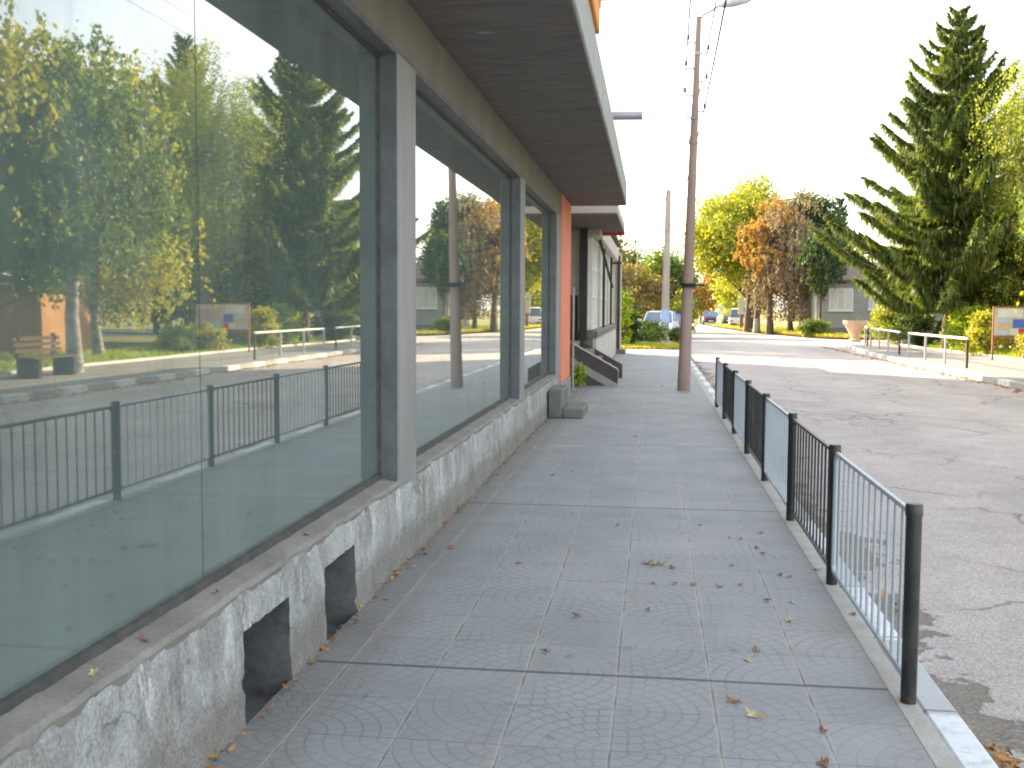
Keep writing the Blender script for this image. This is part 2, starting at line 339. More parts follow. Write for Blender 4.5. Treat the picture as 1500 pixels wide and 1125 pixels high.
g_yellow = [(.10, .16, .03, 1), (.26, .32, .04, 1), (.48, .43, .05, 1), (.18, .25, .035, 1)]
g_orange = [(.28, .20, .10, 1), (.36, .27, .08, 1), (.50, .25, .06, 1), (.56, .29, .07, 1), (.34, .23, .11, 1)]
g_brown = [(.23, .18, .13, 1), (.32, .235, .165, 1), (.25, .2, .12, 1), (.40, .26, .13, 1)]
g_birch = [(.13, .19, .035, 1), (.36, .38, .05, 1), (.52, .46, .06, 1), (.22, .27, .045, 1)]
g_gold = [(.22, .30, .05, 1), (.34, .40, .065, 1), (.46, .46, .08, 1), (.30, .37, .06, 1)]
g_spruce = [(.036, .07, .022, 1), (.085, .14, .03, 1), (.19, .235, .038, 1), (.33, .34, .05, 1)]
g_dark = [(.03, .065, .025, 1), (.06, .105, .032, 1), (.12, .16, .04, 1)]
g_green = [(.06, .12, .025, 1), (.14, .22, .04, 1), (.3, .34, .05, 1)]
g_lime = [(.2, .34, .03, 1), (.36, .46, .04, 1), (.46, .5, .06, 1)]
g_red = [(.20, .11, .07, 1), (.27, .17, .08, 1), (.3, .27, .07, 1), (.10, .15, .045, 1)]
for k, v in list(globals().items()):
    if k.startswith('g_') and isinstance(v, list): M['leaf_' + k[2:]] = leafmat('foliage_' + k[2:], v)
M['litter'] = leafmat('dry_leaves', [(.16, .07, .035, 1), (.34, .15, .05, 1), (.42, .24, .09, 1), (.22, .12, .07, 1)], .1)
M['leafyellow'] = simple('yellow_leaf', (.55, .45, .25, 1), (.42, .33, .17, 1), 20)
M['leafbrown'] = simple('brown_leaf', (.25, .12, .07, 1), (.36, .18, .09, 1), 20)
M['leafred'] = simple('red_leaf', (.25, .10, .06, 1), (.2, .08, .05, 1), 20)

# ------------------------------------------------------------------ geometry helpers
W = {}
def wloc(p):
    return Vector(W.get(p.name, (0, 0, 0))) if p else Vector((0, 0, 0))

def link(name, me, parent=None):
    o = bpy.data.objects.new(name, me); C.objects.link(o)
    if parent:
        o.parent = parent; W[o.name] = tuple(wloc(parent))
    return o

def tag(o, label, cat, group=None):
    o['label'] = label; o['category'] = cat
    if group: o['group'] = group
    return o

def thing(name, label, cat, loc=(0, 0, 0), group=None):
    o = bpy.data.objects.new(name, None); C.objects.link(o)
    o.empty_display_size = .2
    o.location = loc; W[o.name] = tuple(loc)
    return tag(o, label, cat, group)

class MB:
    def __init__(s): s.v = []; s.f = []
    def add(s, vs, fs):
        b = len(s.v); s.v += [tuple(p) for p in vs]; s.f += [tuple(i + b for i in q) for q in fs]; return s
    def box(s, x0, x1, y0, y1, z0, z1, bev=0):
        if bev <= 0:
            vs = [(x, y, z) for z in (z0, z1) for y in (y0, y1) for x in (x0, x1)]
            return s.add(vs, [(0, 2, 3, 1), (4, 5, 7, 6), (0, 1, 5, 4), (2, 6, 7, 3), (0, 4, 6, 2), (1, 3, 7, 5)])
        # chamfered box
        b = bev; vs = []; idx = {}
        for sx in (0, 1):
            for sy in (0, 1):
                for sz in (0, 1):
                    P = ((x0, x1)[sx], (y0, y1)[sy], (z0, z1)[sz]); S = (1 - 2 * sx, 1 - 2 * sy, 1 - 2 * sz)
                    for a in range(3):
                        q = [P[i] + (S[i] * b if i != a else 0) for i in range(3)]
                        idx[(sx, sy, sz, a)] = len(vs); vs.append(q)
        fs = []
        for a in range(3):
            o1, o2 = [i for i in range(3) if i != a]
            for e in (0, 1):
                ring = []
                for u, w in ((0, 0), (1, 0), (1, 1), (0, 1)):
                    k = [0, 0, 0]; k[a] = e; k[o1] = u; k[o2] = w; ring.append(idx[(k[0], k[1], k[2], a)])
                fs.append(ring)
        for a in range(3):  # edges along axis a
            o1, o2 = [i for i in range(3) if i != a]
            for u in (0, 1):
                for w in (0, 1):
                    k = [0, 0, 0]; k[o1] = u; k[o2] = w
                    k0 = list(k); k1 = list(k); k1[a] = 1
                    fs.append([idx[(*k0, o1)], idx[(*k0, o2)], idx[(*k1, o2)], idx[(*k1, o1)]])
        for sx in (0, 1):
            for sy in (0, 1):
                for sz in (0, 1): fs.append([idx[(sx, sy, sz, a)] for a in range(3)])
        return s.add(vs, fs)
    def tube(s, pts, rad, n=8, cap=True):
        pts = [Vector(p) for p in pts]
        if not hasattr(rad, '__len__'): rad = [rad] * len(pts)
        vs = []; fs = []
        ref = None
        for i, p in enumerate(pts):
            d = (pts[min(i + 1, len(pts) - 1)] - pts[max(i - 1, 0)]).normalized()
            if ref is None: ref = Vector((1, 0, 0)) if abs(d.x) < .8 else Vector((0, 1, 0))
            a = (ref - d * ref.dot(d)).normalized(); b = d.cross(a); ref = a
            for k in range(n):
                t = 2 * PI * k / n; vs.append(p + (a * math.cos(t) + b * math.sin(t)) * rad[i])
        for i in range(len(pts) - 1):
            for k in range(n):
                k2 = (k + 1) % n; fs.append((i * n + k, i * n + k2, (i + 1) * n + k2, (i + 1) * n + k))
        if cap:
            fs.append(tuple(range(n - 1, -1, -1))); fs.append(tuple((len(pts) - 1) * n + k for k in range(n)))
        return s.add(vs, fs)
    def prism(s, poly, axis, a, b):
        # extrude a 2-D polygon along an axis
        def P(u, v, w):
            return {0: (w, u, v), 1: (u, w, v), 2: (u, v, w)}[axis]
        n = len(poly)
        vs = [P(u, v, a) for u, v in poly] + [P(u, v, b) for u, v in poly]
        fs = [tuple(range(n)), tuple(range(2 * n - 1, n - 1, -1))] + [(i, i + n, (i + 1) % n + n, (i + 1) % n) for i in range(n)]
        return s.add(vs, fs)
    def build(s, name, mat, parent=None, smooth=False, fix=True):
        w = wloc(parent); me = bpy.data.meshes.new(name)
        me.from_pydata([(p[0] - w.x, p[1] - w.y, p[2] - w.z) for p in s.v], [], s.f)
        me.materials.append(mat)
        if fix:
            import bmesh
            bm = bmesh.new(); bm.from_mesh(me); bmesh.ops.recalc_face_normals(bm, faces=bm.faces); bm.to_mesh(me); bm.free()
        if smooth:
            for p in me.polygons: p.use_smooth = True
            try: me.set_sharp_from_angle(angle=R(40))
            except Exception: pass
        return link(name, me, parent)

def structure(o): o['kind'] = 'structure'; return o
def stuff(o): o['kind'] = 'stuff'; return o

def quads(name, c, u, v, mat, parent=None):
    """many separate leaf-shaped rhombs from centre + half axes (N,3)"""
    n = len(c); w = np.array(wloc(parent))
    P = np.empty((n, 4, 3), np.float32)
    P[:, 0] = c - u; P[:, 1] = c + v - u * .15; P[:, 2] = c + u; P[:, 3] = c - v - u * .15
    P -= w
    me = bpy.data.meshes.new(name)
    me.vertices.add(n * 4); me.vertices.foreach_set('co', P.reshape(-1))
    me.loops.add(n * 4); me.loops.foreach_set('vertex_index', np.arange(n * 4, dtype=np.int32))
    me.polygons.add(n); me.polygons.foreach_set('loop_start', np.arange(0, n * 4, 4, dtype=np.int32))
    me.polygons.foreach_set('loop_total', np.full(n, 4, np.int32))
    me.update(calc_edges=True); me.validate()
    me.materials.append(mat)
    return link(name, me, parent)

def unit(rng, n):
    d = rng.normal(size=(n, 3)); return d / np.linalg.norm(d, axis=1)[:, None]

def perp(rng, u):
    d = np.cross(u, unit(rng, len(u))); return d / (np.linalg.norm(d, axis=1)[:, None] + 1e-9)

# ------------------------------------------------------------------ camera
F, ROLL, VP = 1560.0, .005, (957, 453)
cs, sn = math.cos(ROLL), math.sin(ROLL)
dx, dy = VP[0] - 750, VP[1] - 562.5
ux, uy = cs * dx + sn * dy, -sn * dx + cs * dy
pit = math.atan2(-uy, F); yaw = math.atan2(ux, math.hypot(F, uy))
fw = Vector((-math.sin(yaw) * math.cos(pit), math.cos(yaw) * math.cos(pit), -math.sin(pit)))
rt = Vector((math.cos(yaw), math.sin(yaw), 0)); dn = fw.cross(rt)
r2 = rt * cs - dn * sn; d2 = rt * sn + dn * cs      # image x / y axes after the roll
cam = bpy.data.cameras.new('camera'); co = bpy.data.objects.new('camera', cam); C.objects.link(co)
from mathutils import Matrix
m = Matrix((r2, -d2, -fw)).transposed().to_4x4(); m.translation = (0, 0, 1.56)
co.matrix_world = m
cam.sensor_width = 36; cam.lens = 36 * F / 1500; cam.clip_end = 3000; cam.clip_start = .05
SC.camera = co

# ------------------------------------------------------------------ light
SUN_EL, SUN_AZ = R(25), math.atan2(-.70, .71)       # azimuth from +Y towards +X
sd = Vector((math.sin(SUN_AZ) * math.cos(SUN_EL), math.cos(SUN_AZ) * math.cos(SUN_EL), math.sin(SUN_EL)))
sl = bpy.data.lights.new('sun', 'SUN'); sl.energy = 3.4; sl.angle = R(.5); sl.color = (1, .87, .68)
so = bpy.data.objects.new('sun', sl); C.objects.link(so); so.rotation_euler = sd.to_track_quat('Z', 'Y').to_euler()
wd = bpy.data.worlds.new('World'); SC.world = wd; wd.use_nodes = True
wn_, wl_ = wd.node_tree.nodes, wd.node_tree.links
sky = wn_.new('ShaderNodeTexSky'); sky.sky_type = 'NISHITA'; sky.sun_disc = False
sky.sun_elevation = SUN_EL; sky.sun_rotation = SUN_AZ; sky.air_density = 1.0; sky.dust_density = 2.2; sky.ozone_density = 1.0
tc = wn_.new('ShaderNodeTexCoord'); mp = wn_.new('ShaderNodeMapping'); mp.inputs['Scale'].default_value = (1, 1, 2.6)
nz = wn_.new('ShaderNodeTexNoise'); nz.inputs['Scale'].default_value = 1.7; nz.inputs['Detail'].default_value = 7; nz.inputs['Roughness'].default_value = .6
cr = wn_.new('ShaderNodeValToRGB'); cr.color_ramp.elements[0].position = .36; cr.color_ramp.elements[1].position = .68
mx = wn_.new('ShaderNodeMix'); mx.data_type = 'RGBA'
mx.inputs[7].default_value = (3.7, 4.15, 5.0, 1)
wl_.new(tc.outputs['Generated'], mp.inputs[0]); wl_.new(mp.outputs[0], nz.inputs['Vector']); wl_.new(nz.outputs['Fac'], cr.inputs[0])
wl_.new(cr.outputs[0], mx.inputs[0]); wl_.new(sky.outputs[0], mx.inputs[6])
bg = wn_['Background']; wl_.new(mx.outputs[2], bg.inputs[0]); bg.inputs[1].default_value = .13
SC.view_settings.view_transform = 'Standard'; SC.view_settings.look = 'None'; SC.view_settings.gamma = 1
SC.view_settings.exposure = 2.55
SC.view_settings.use_white_balance = True; SC.view_settings.white_balance_temperature = 7750; SC.view_settings.white_balance_tint = 8.5
SC.render.engine = 'CYCLES'
SC.cycles.max_bounces = 8; SC.cycles.diffuse_bounces = 4; SC.cycles.glossy_bounces = 4; SC.cycles.transmission_bounces = 4
SC.cycles.filter_width = 2.0

# ------------------------------------------------------------------ setting
def sheet(name, poly, z, mat):
    b = MB(); b.add([(x, y, z) for x, y in poly], [tuple(range(len(poly)))])
    o = b.build(name, mat, fix=False)
    if o.data.polygons[0].normal.z < 0: o.data.flip_normals()
    return structure(o)

sheet('ground', [(-900, -300), (900, -300), (900, 1800), (-900, 1800)], -.14, M['grass'])
sheet('road', [(1.19, -60), (60, -60), (60, 66), (9.6, 66), (7.0, 82), (5.6, 112), (4.0, 240), (-1.5, 240), (.9, 112), (1.19, 44)], -.12, M['asphalt'])
sheet('pavement', [(-1.49, -8), (.98, -8), (.98, 42), (-1.0, 42), (-1.62, 38.5), (-3.2, 20.5), (-3.2, 17.3), (-1.49, 17.3)], 0, M['tile'])
b = MB(); b.box(.98, 1.066, -8, 42, -.13, .002, .004); structure(b.build('pavement_edging', M['strip']))
b = MB(); b.box(1.07, 1.205, -8, 42, -.16, -.001, .012); structure(b.build('kerb', M['kerb']))

kc = [(7.84, -60), (7.84, 37), (8.0, 41), (8.35, 46), (8.8, 51), (9.3, 54.2), (10.2, 56.2), (12, 57.3), (16, 57.9), (60, 58)]
inner = [(11.4, -60), (11.4, 38), (11.15, 42), (10.9, 46), (11.0, 50), (12.2, 52.5), (16, 53.5), (60, 54)]
sheet('far_pavement', [(x + .15, y) for x, y in kc] + inner[::-1], 0, M['path'])
def strip(name, pts, w, z0, z1, mat, parent=None):
    b = MB()
    P = [Vector((x, y, 0)) for x, y in pts]; vs = []; fs = []
    for i, p in enumerate(P):
        d = (P[min(i + 1, len(P) - 1)] - P[max(i - 1, 0)]).normalized(); nrm = Vector((d.y, -d.x, 0))
        q = p + nrm * w
        vs += [(p.x, p.y, z0), (p.x, p.y, z1), (q.x, q.y, z1), (q.x, q.y, z0)]
    for i in range(len(P) - 1):
        for k in range(4): fs.append((i * 4 + k, i * 4 + (k + 1) % 4, i * 4 + 4 + (k + 1) % 4, i * 4 + 4 + k))
    fs += [(0, 1, 2, 3), tuple(len(vs) - 4 + k for k in range(4))]
    b.add(vs, fs); return b.build(name, mat, parent)
structure(strip('far_kerb', kc, .17, -.15, .006, M['kerb_far']))
structure(strip('path_kerb', inner[:-1], .14, -.05, .07, M['kerb_path']))
sheet('garden_lawn', [(x + .1, y) for x, y in inner] + [(60, -60)], .012, M['grass'])
sheet('far_verge', [(5.4, 112), (6.9, 82), (9.3, 66), (9.9, 64), (11, 63), (60, 62.5), (60, 180), (4.2, 180)], -.03, M['grass'])
sheet('near_verge', [(-30, 42.004), (1.15, 42.004), (1.0, 47.5), (-30, 48)], -.004, M['grass'])
sheet('parking_yard', [(-30, 47.9), (1.1, 47.4), (.9, 62), (-30, 62)], -.03, M['path'])

# ------------------------------------------------------------------ shop building
GX = -1.62
shop = thing('shop_building', 'grey plastered shop with big dusty windows under a concrete canopy', 'building', (-1.5, 6, 0))
def part(name, mat, fn, parent=shop, smooth=False, label=None):
    b = MB(); fn(b); o = b.build(name, mat, parent, smooth)
    if label: o['label'] = label
    return o
OPEN = [(-5.2, .25), (.75, 6.21), (6.68, 12.09), (12.49, 16.63)]
SILL, HEAD, SOF = .52, 3.06, 3.42
pil = [(-5.6, -5.2), (.25, .75), (6.21, 6.68), (12.09, 12.49), (16.63, 17.38)]
for y0, y1 in pil: part('pillar', M['pillar'], lambda b: b.box(-1.95, -1.5, y0, y1, SILL - .06, HEAD, .012))
part('beam', M['plaster'], lambda b: b.box(-1.95, -1.5, -5.6, 17.38, HEAD + .001, SOF, .01))
part('end_wall', M['coral'], lambda b: b.box(-1.95, -1.485, 17.385, 19.25, .34, SOF, .012), label='coral painted end wall beside the last window')
part('end_footing', M['pillar'], lambda b: b.box(-1.95, -1.47, 17.3, 19.27, -.05, .338, .01))
def slabmesh(b): b.box(-1.96, -.5, -6, 19.45, SOF + .003, 3.82, .012)
can = part('canopy_slab', M['fascia'], slabmesh)
part('soffit', M['soffit'], lambda b: b.box(-1.95, -.52, -5.98, 19.43, SOF - .006, SOF + .0025), can, label='dark stained underside of the canopy')
part('drain_spout', M['metal'], lambda b: b.tube([(-.7, 13, 3.87), (-.16, 13, 3.865)], .052, 12), smooth=True)
def para(b):
    b.box(-.6, -.47, -6, 9.0, 3.822, 4.75, .01); 
part('balcony_parapet', M['orange'], para)
part('parapet_return', M['orange'], lambda b: b.box(-.468, -.19, 8.86, 9.0, 4.09, 4.75, .01))
part('upper_wall', M['orange'], lambda b: b.box(-9, -1.5, -5.6, 19.25, 3.823, 6.9))
part('roof', M['roof'], lambda b: b.box(-9.3, -1.0, -6, 19.5, 6.903, 7.1, .02))
part('back_wall', M['greywall'], lambda b: (b.box(-9, -1.97, -5.6, -5.4, 0, 3.82), b.box(-9, -1.97, 19.0, 19.22, 0, 3.82), b.box(-2.4, -2.3, -5.39, 18.99, .0, 3.4)))

# plinth: a rough displaced skin with two vents cut through at the pavement
VENT = [(3.72, 4.22), (4.71, 5.22)]
def plinth():
    cell = .022
    ys = [y for y in np.arange(-3.0, 17.305, cell)]
    for a, c2 in VENT:
        for t in (a, c2): ys[int(np.argmin([abs(y - t) for y in ys]))] = t
    zs = list(np.linspace(-.075, SILL - .028, 22)); zv = .355
    kz = int(np.argmin([abs(z - zv) for z in zs])); zs[kz] = zv
    inside = lambda y0, y1, z1: any(y0 >= a - 1e-6 and y1 <= c2 + 1e-6 for a, c2 in VENT) and z1 <= zv + 1e-6
    vs = []; fs = []; nz_ = len(zs); vz = zs
    for y in ys:
        top = noise.fractal(Vector((y * 2.3, 3.1, 0)), 1, 2, 5) * .014
        for j, z in enumerate(zs):
            q = Vector((y, z, 0))
            d = noise.fractal(q * 4.1, 1, 2, 5) * .005 + noise.fractal(q * 19 + Vector((5, 5, 5)), .8, 2, 5) * .005
            pit_ = noise.noise(q * 9 + Vector((9, 0, 0)));
            if pit_ > .42: d -= (pit_ - .42) * .07
            lip = max(0, (z - .40) / .1)
            d += lip * (noise.fractal(Vector((y * 9, 8, z * 6)), .8, 2, 6) * .013 - .010)
            d += .016 * (1 - z / SILL)
            if abs(y - 6.3) < .025: d -= .022     # settlement crack under the pillar
            vs.append((-1.5 + d, y + noise.noise(q * 11) * .006, z + (top if j == nz_ - 1 else 0)))
    idx = lambda i, j: i * nz_ + j
    for i in range(len(ys) - 1):
        for j in range(nz_ - 1):
            if not inside(ys[i], ys[i + 1], zs[j + 1]): fs.append((idx(i, j), idx(i + 1, j), idx(i + 1, j + 1), idx(i, j + 1)))
    cb = len(vs)
    for i, y in enumerate(ys): vs.append((-1.60, y, SILL - .03))
    for i in range(len(ys) - 1): fs.append((idx(i, nz_ - 1), idx(i + 1, nz_ - 1), cb + i + 1, cb + i))
    # sill ledge of smooth mortar climbing back to the glass
    lv = []; lf = []
    rows = [(-1.512, SILL - .06), (-1.497, SILL - .018), (-1.506, SILL + .002), (-1.56, SILL + .012), (-1.66, SILL + .03)]
    for i, y in enumerate(ys):
        brk = max(0, noise.fractal(Vector((y * 3.1, 2, 1)), 1, 2, 6)) * .045
        for k, (x, z) in enumerate(rows):
            q = Vector((y * 7, k * 3, 7)); e = noise.fractal(q, .8, 2, 5)
            lv.append((x - (brk * .6 if k < 3 else 0) + (e * .005 if k < 3 else 0), y, z + e * (.006 if k else .02) + 0))
    for i in range(len(ys) - 1):
        for k in range(4): lf.append((i * 5 + k, (i + 1) * 5 + k, (i + 1) * 5 + k + 1, i * 5 + k + 1))
    b = MB(); b.add(lv, lf); lo = b.build('window_ledge', M['mortar'], shop, fix=False)
    for p in lo.data.polygons: p.use_smooth = True
    lo.data.set_sharp_from_angle(angle=R(32))
    b = MB(); b.add(vs, fs); o = b.build('plinth', M['plinth'], shop, smooth=False, fix=False)
    for p in o.data.polygons: p.use_smooth = True
    o['label'] = 'rough peeling whitewashed plinth with two square vent holes'
    # vent recesses, one part each
    for a, c2 in VENT:
        ia = int(np.argmin([abs(y - a) for y in ys])); ib = int(np.argmin([abs(y - c2) for y in ys]))
        ring = [vs[idx(ia, j)] for j in range(0, kz + 1)] + [vs[idx(i, kz)] for i in range(ia + 1, ib + 1)] + [vs[idx(ib, j)] for j in range(kz - 1, -1, -1)]
        cy = (a + c2) / 2
        mid = [(-1.62, cy + (y - cy) * .93, .14 + (z - .14) * .95) for x, y, z in ring]
        bk = [(-1.98, cy + (y - cy) * .80, .12 + (z - .12) * .86) for x, y, z in ring]
        n = len(ring); v2 = ring + mid + bk
        f2 = [(i + k * n, i + 1 + k * n, i + 1 + (k + 1) * n, i + (k + 1) * n) for i in range(n - 1) for k in (0, 1)] + [tuple(range(2 * n, 3 * n)), (0, n - 1, 2 * n - 1, n), (n, 2 * n - 1, 3 * n - 1, 2 * n)]
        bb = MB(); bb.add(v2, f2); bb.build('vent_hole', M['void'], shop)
plinth()

# windows: lining + gasket are the window, each glass sheet a pane
SEAM = {0: [-2.4], 1: [3.66], 2: [9.36], 3: [14.5]}
for i, (y0, y1) in enumerate(OPEN):
    b = MB(); t = .022
    b.box(GX - .03, -1.508, y1 - t, y1 - .001, SILL + .012, HEAD - .001)
    b.box(GX - .03, -1.508, y0 + .001, y0 + t, SILL + .012, HEAD - .001)
    b.box(GX - .03, -1.508, y0 + t, y1 - t, HEAD - t, HEAD - .001)
    w = b.build('window', M['frame'], shop)
    g = MB()
    g.box(GX - .02, GX + .022, y0 + t, y1 - t, SILL + .012, SILL + .05)
    g.box(GX - .02, GX + .012, y0 + t, y0 + t + .02, SILL + .05, HEAD - t)
    g.box(GX - .02, GX + .012, y1 - t - .022, y1 - t, SILL + .05, HEAD - t)
    g.box(GX - .02, GX + .012, y0 + t + .02, y1 - t - .022, HEAD - t - .02, HEAD - t)
    for sy in SEAM[i]: g.box(GX - .03, GX - .008, sy - .02, sy + .02, SILL + .05, HEAD - t - .02)
    g.build('gasket', M['gasket'], w)
    ed = [y0 + t + .01] + [s for s in SEAM[i]] + [y1 - t - .01]
    for k in range(len(ed) - 1):
        p = MB(); p.box(GX - .006, GX, ed[k] + (.003 if k else 0), ed[k + 1] - (.003 if k < len(ed) - 2 else 0), SILL + .04, HEAD - t - .01)
        p.build('pane', M['glass'], w)

# downpipe by the coral wall, step blocks below the last window
dp = MB(); dp.tube([(-1.44, 19.36, 1.95), (-1.44, 19.36, .12), (-1.40, 19.3, .05)], .024, 10)
dpo = dp.build('downpipe', M['fascia'], shop, True)
st = thing('doorstep', 'two mossy concrete step blocks stacked against the plinth near the coral wall', 'steps', (-1.3, 15.6, 0))
part('step', M['step'], lambda b: b.box(-1.475, -1.27, 15.1, 16.2, 0, .40, .018), st)
part('step', M['step'], lambda b: b.box(-1.268, -.97, 15.1, 16.2, 0, .14, .018), st)

# ------------------------------------------------------------------ neighbouring building with entrance stairs
nb = thing('neighbour_building', 'low pale building with tall white window grid and entrance stairs, beyond the shop', 'building', (-1.3, 30, 0))
P2 = lambda name, mat, fn, parent=nb, **k: part(name, mat, fn, parent, **k)
P2('wall', M['greywall'], lambda b: (b.box(-9, -1.5, 24.42, 37.7, 0, 3.72), b.box(-9, -2.7, 19.8, 24.41, 0, 3.38)))
P2('plinth', M['greywall'], lambda b: b.box(-1.498, -1.28, 24.4, 37.4, 0, .9, .01))
P2('plinth_cap', M['plaster'], lambda b: b.box(-1.498, -1.25, 24.35, 37.4, .902, 1.06, .012))
P2('pedestal', M['plaster'], lambda b: (b.box(-1.7, -1.36, 24.2, 24.349, 0, .9), b.box(-1.72, -1.34, 24.17, 24.349, .902, 1.08)))
P2('top_beam', M['lightconc'], lambda b: b.box(-1.499, -1.22, 24.4, 37.7, 3.22, 3.62, .01))
P2('corner_pier', M['cream'], lambda b: b.box(-1.499, -1.12, 37.42, 37.9, .2, 3.5, .01))
P2('corner_footing', M['step'], lambda b: b.box(-1.49, -.95, 37.2, 38.1, -.02, .16, .015))
P2('corner_pipe', M['darkcol'], lambda b: b.tube([(-1.2, 37.3, 3.4), (-1.2, 37.3, .1)], .05, 8))
P2('porch_panel', M['cream'], lambda b: b.box(-2.6, -1.67, 24.3, 24.41, 1.87, 3.36))
P2('door', M['darkcol'], lambda b: b.box(-2.6, -1.705, 24.32, 24.41, .86, 1.868))
P2('column', M['darkcol'], lambda b: b.box(-1.66, -1.48, 24.02, 24.16, .86, 3.39, .006))
P2('canopy', M['lightconc'], lambda b: b.box(-3, -.7, 20.75, 25.6, 3.40, 3.6, .012))
P2('canopy_lining', M['brown'], lambda b: b.box(-2.98, -.72, 20.78, 25.5, 3.365, 3.398))
P2('canopy_trim', M['redtrim'], lambda b: b.box(-2.0, -.69, 25.51, 25.62, 3.30, 3.399))
P2('roof', M['roof'], lambda b: b.box(-9.3, -1.15, 24.3, 38.1, 3.725, 3.86, .02))
P2('upper_storey', M['cream'], lambda b: b.box(-9, -2.6, 20, 37.4, 3.865, 7.6))
nw = 5
for k in range(nw):
    a = 24.6 + k * 2.56; e = a + 2.4
    b = MB()
    b.box(-1.498, -1.40, a, a + .07, 1.08, 3.2); b.box(-1.498, -1.40, e - .07, e, 1.08, 3.2)
    b.box(-1.498, -1.40, a + .07, e - .07, 1.08, 1.16); b.box(-1.498, -1.40, a + .07, e - .07, 3.12, 3.2)
    for t in (.25, .5, .75): b.box(-1.495, -1.405, a + (e - a) * t - .03, a + (e - a) * t + .03, 1.16, 3.12)
    for zz in (1.85, 2.5): b.box(-1.493, -1.408, a + .07, e - .07, zz - .025, zz + .025)
    w = b.build('window', M['white'], nb)
    p = MB(); p.box(-1.4975, -1.46, a + .05, e - .05, 1.1, 3.18); p.build('pane', M['winglass'], w)
    P2('mullion', M['cream'] if k % 2 == 0 else M['darkcol'], lambda b: b.box(-1.499, -1.33, e + .03, e + .13, 1.062, 3.219))
P2('sign_bracket', M['wire'], lambda b: (b.tube([(-1.23, 31.5, 2.9), (-.93, 31.5, 2.9)], .03, 6), b.tube([(-1.26, 25.2, 3.15), (-1.2, 31.5, 2.2)], .035, 6)))
stt = P2('stairs', M['plaster'], lambda b: [b.box(-2.69, -.75 - .185 * k, 21.83, 24.16, .005, .17 * (k + 1), .008) if k < 4 else b.box(-2.69, -1.63, 21.83, 24.16, .005, .85, .008) for k in range(5)])
zt = lambda x: .33 + (.52 / .94) * (-.7 - x)
def band(o0, o1):
    x0, x1 = -1.66, -.70
    X = [x for x in np.linspace(x0, x1, 49) if zt(x) - o0 > .003]
    poly = [(float(x), max(.001, zt(x) - o1)) for x in X] + [(float(x), zt(x) - o0) for x in X[::-1]]
    b = MB(); b.prism(poly, 1, 21.72, 21.825); return b
band(0, .29).build('parapet', M['stairdark'], stt); band(.2901, .46).build('side_band', M['fascia'], stt)
band(.4601, .67).build('side_band', M['stairdark'], stt); band(.6701, .86).build('side_band', M['fascia'], stt)
b = MB(); b.prism([(-1.66, zt(-1.66)), (-.68, zt(-.68) - .01), (-.68, .0), (-.74, 0), (-.8, zt(-.8) - .26), (-1.66, zt(-1.66) - .28)], 1, 24.17, 24.29); b.build('parapet', M['stairdark'], stt)
b = MB(); b.tube([(-1.64, 21.77, zt(-1.64) + .012), (-.72, 21.77, zt(-.72) + .012), (-.69, 21.77, .30)], .014, 6); b.build('handrail', M['white'], stt)

# ------------------------------------------------------------------ pedestrian fence at the kerb
fence = thing('pedestrian_fence', 'low street fence of black posts with alternating pale and black barred panels', 'fence', (1.04, 10.8, 0))
PY = [4.32 + 1.85 * k for k in range(8)]
for k, y in enumerate(PY):
    b = MB(); b.tube([(1.03, y, -.02), (1.03, y, .76)], .031, 16); b.tube([(1.03, y, .755), (1.03, y, .795), (1.03, y, .803)], [.034, .034, .029], 16)
    b.build('post', M['black'], fence, True)
    if k < 7:
        a, e = y + .05, y + 1.80; pale = k % 2 == 0
        b = MB()
        b.tube([(1.03, a, .12), (1.03, a, .72), (1.03, a + .04, .76), (1.03, e - .04, .76), (1.03, e, .72), (1.03, e, .12), (1.03, e - .03, .09), (1.03, a + .03, .09), (1.03, a, .12)], .0135, 8, False)
        for j in range(1, 13):
            yy = a + (e - a) * j / 13; b.tube([(1.03, yy, .095), (1.03, yy, .755)], .0068, 6, False)
        for zz in (.2, .64):
            b.tube([(1.03, y + .02, zz), (1.03, a, zz)], .009, 6, False); b.tube([(1.03, e, zz), (1.03, y + 1.83, zz)], .009, 6, False)
        o = b.build('panel', M['pale'] if pale else M['black'], fence, True); o['label'] = 'pale blue grey barred panel' if pale else 'black barred panel'

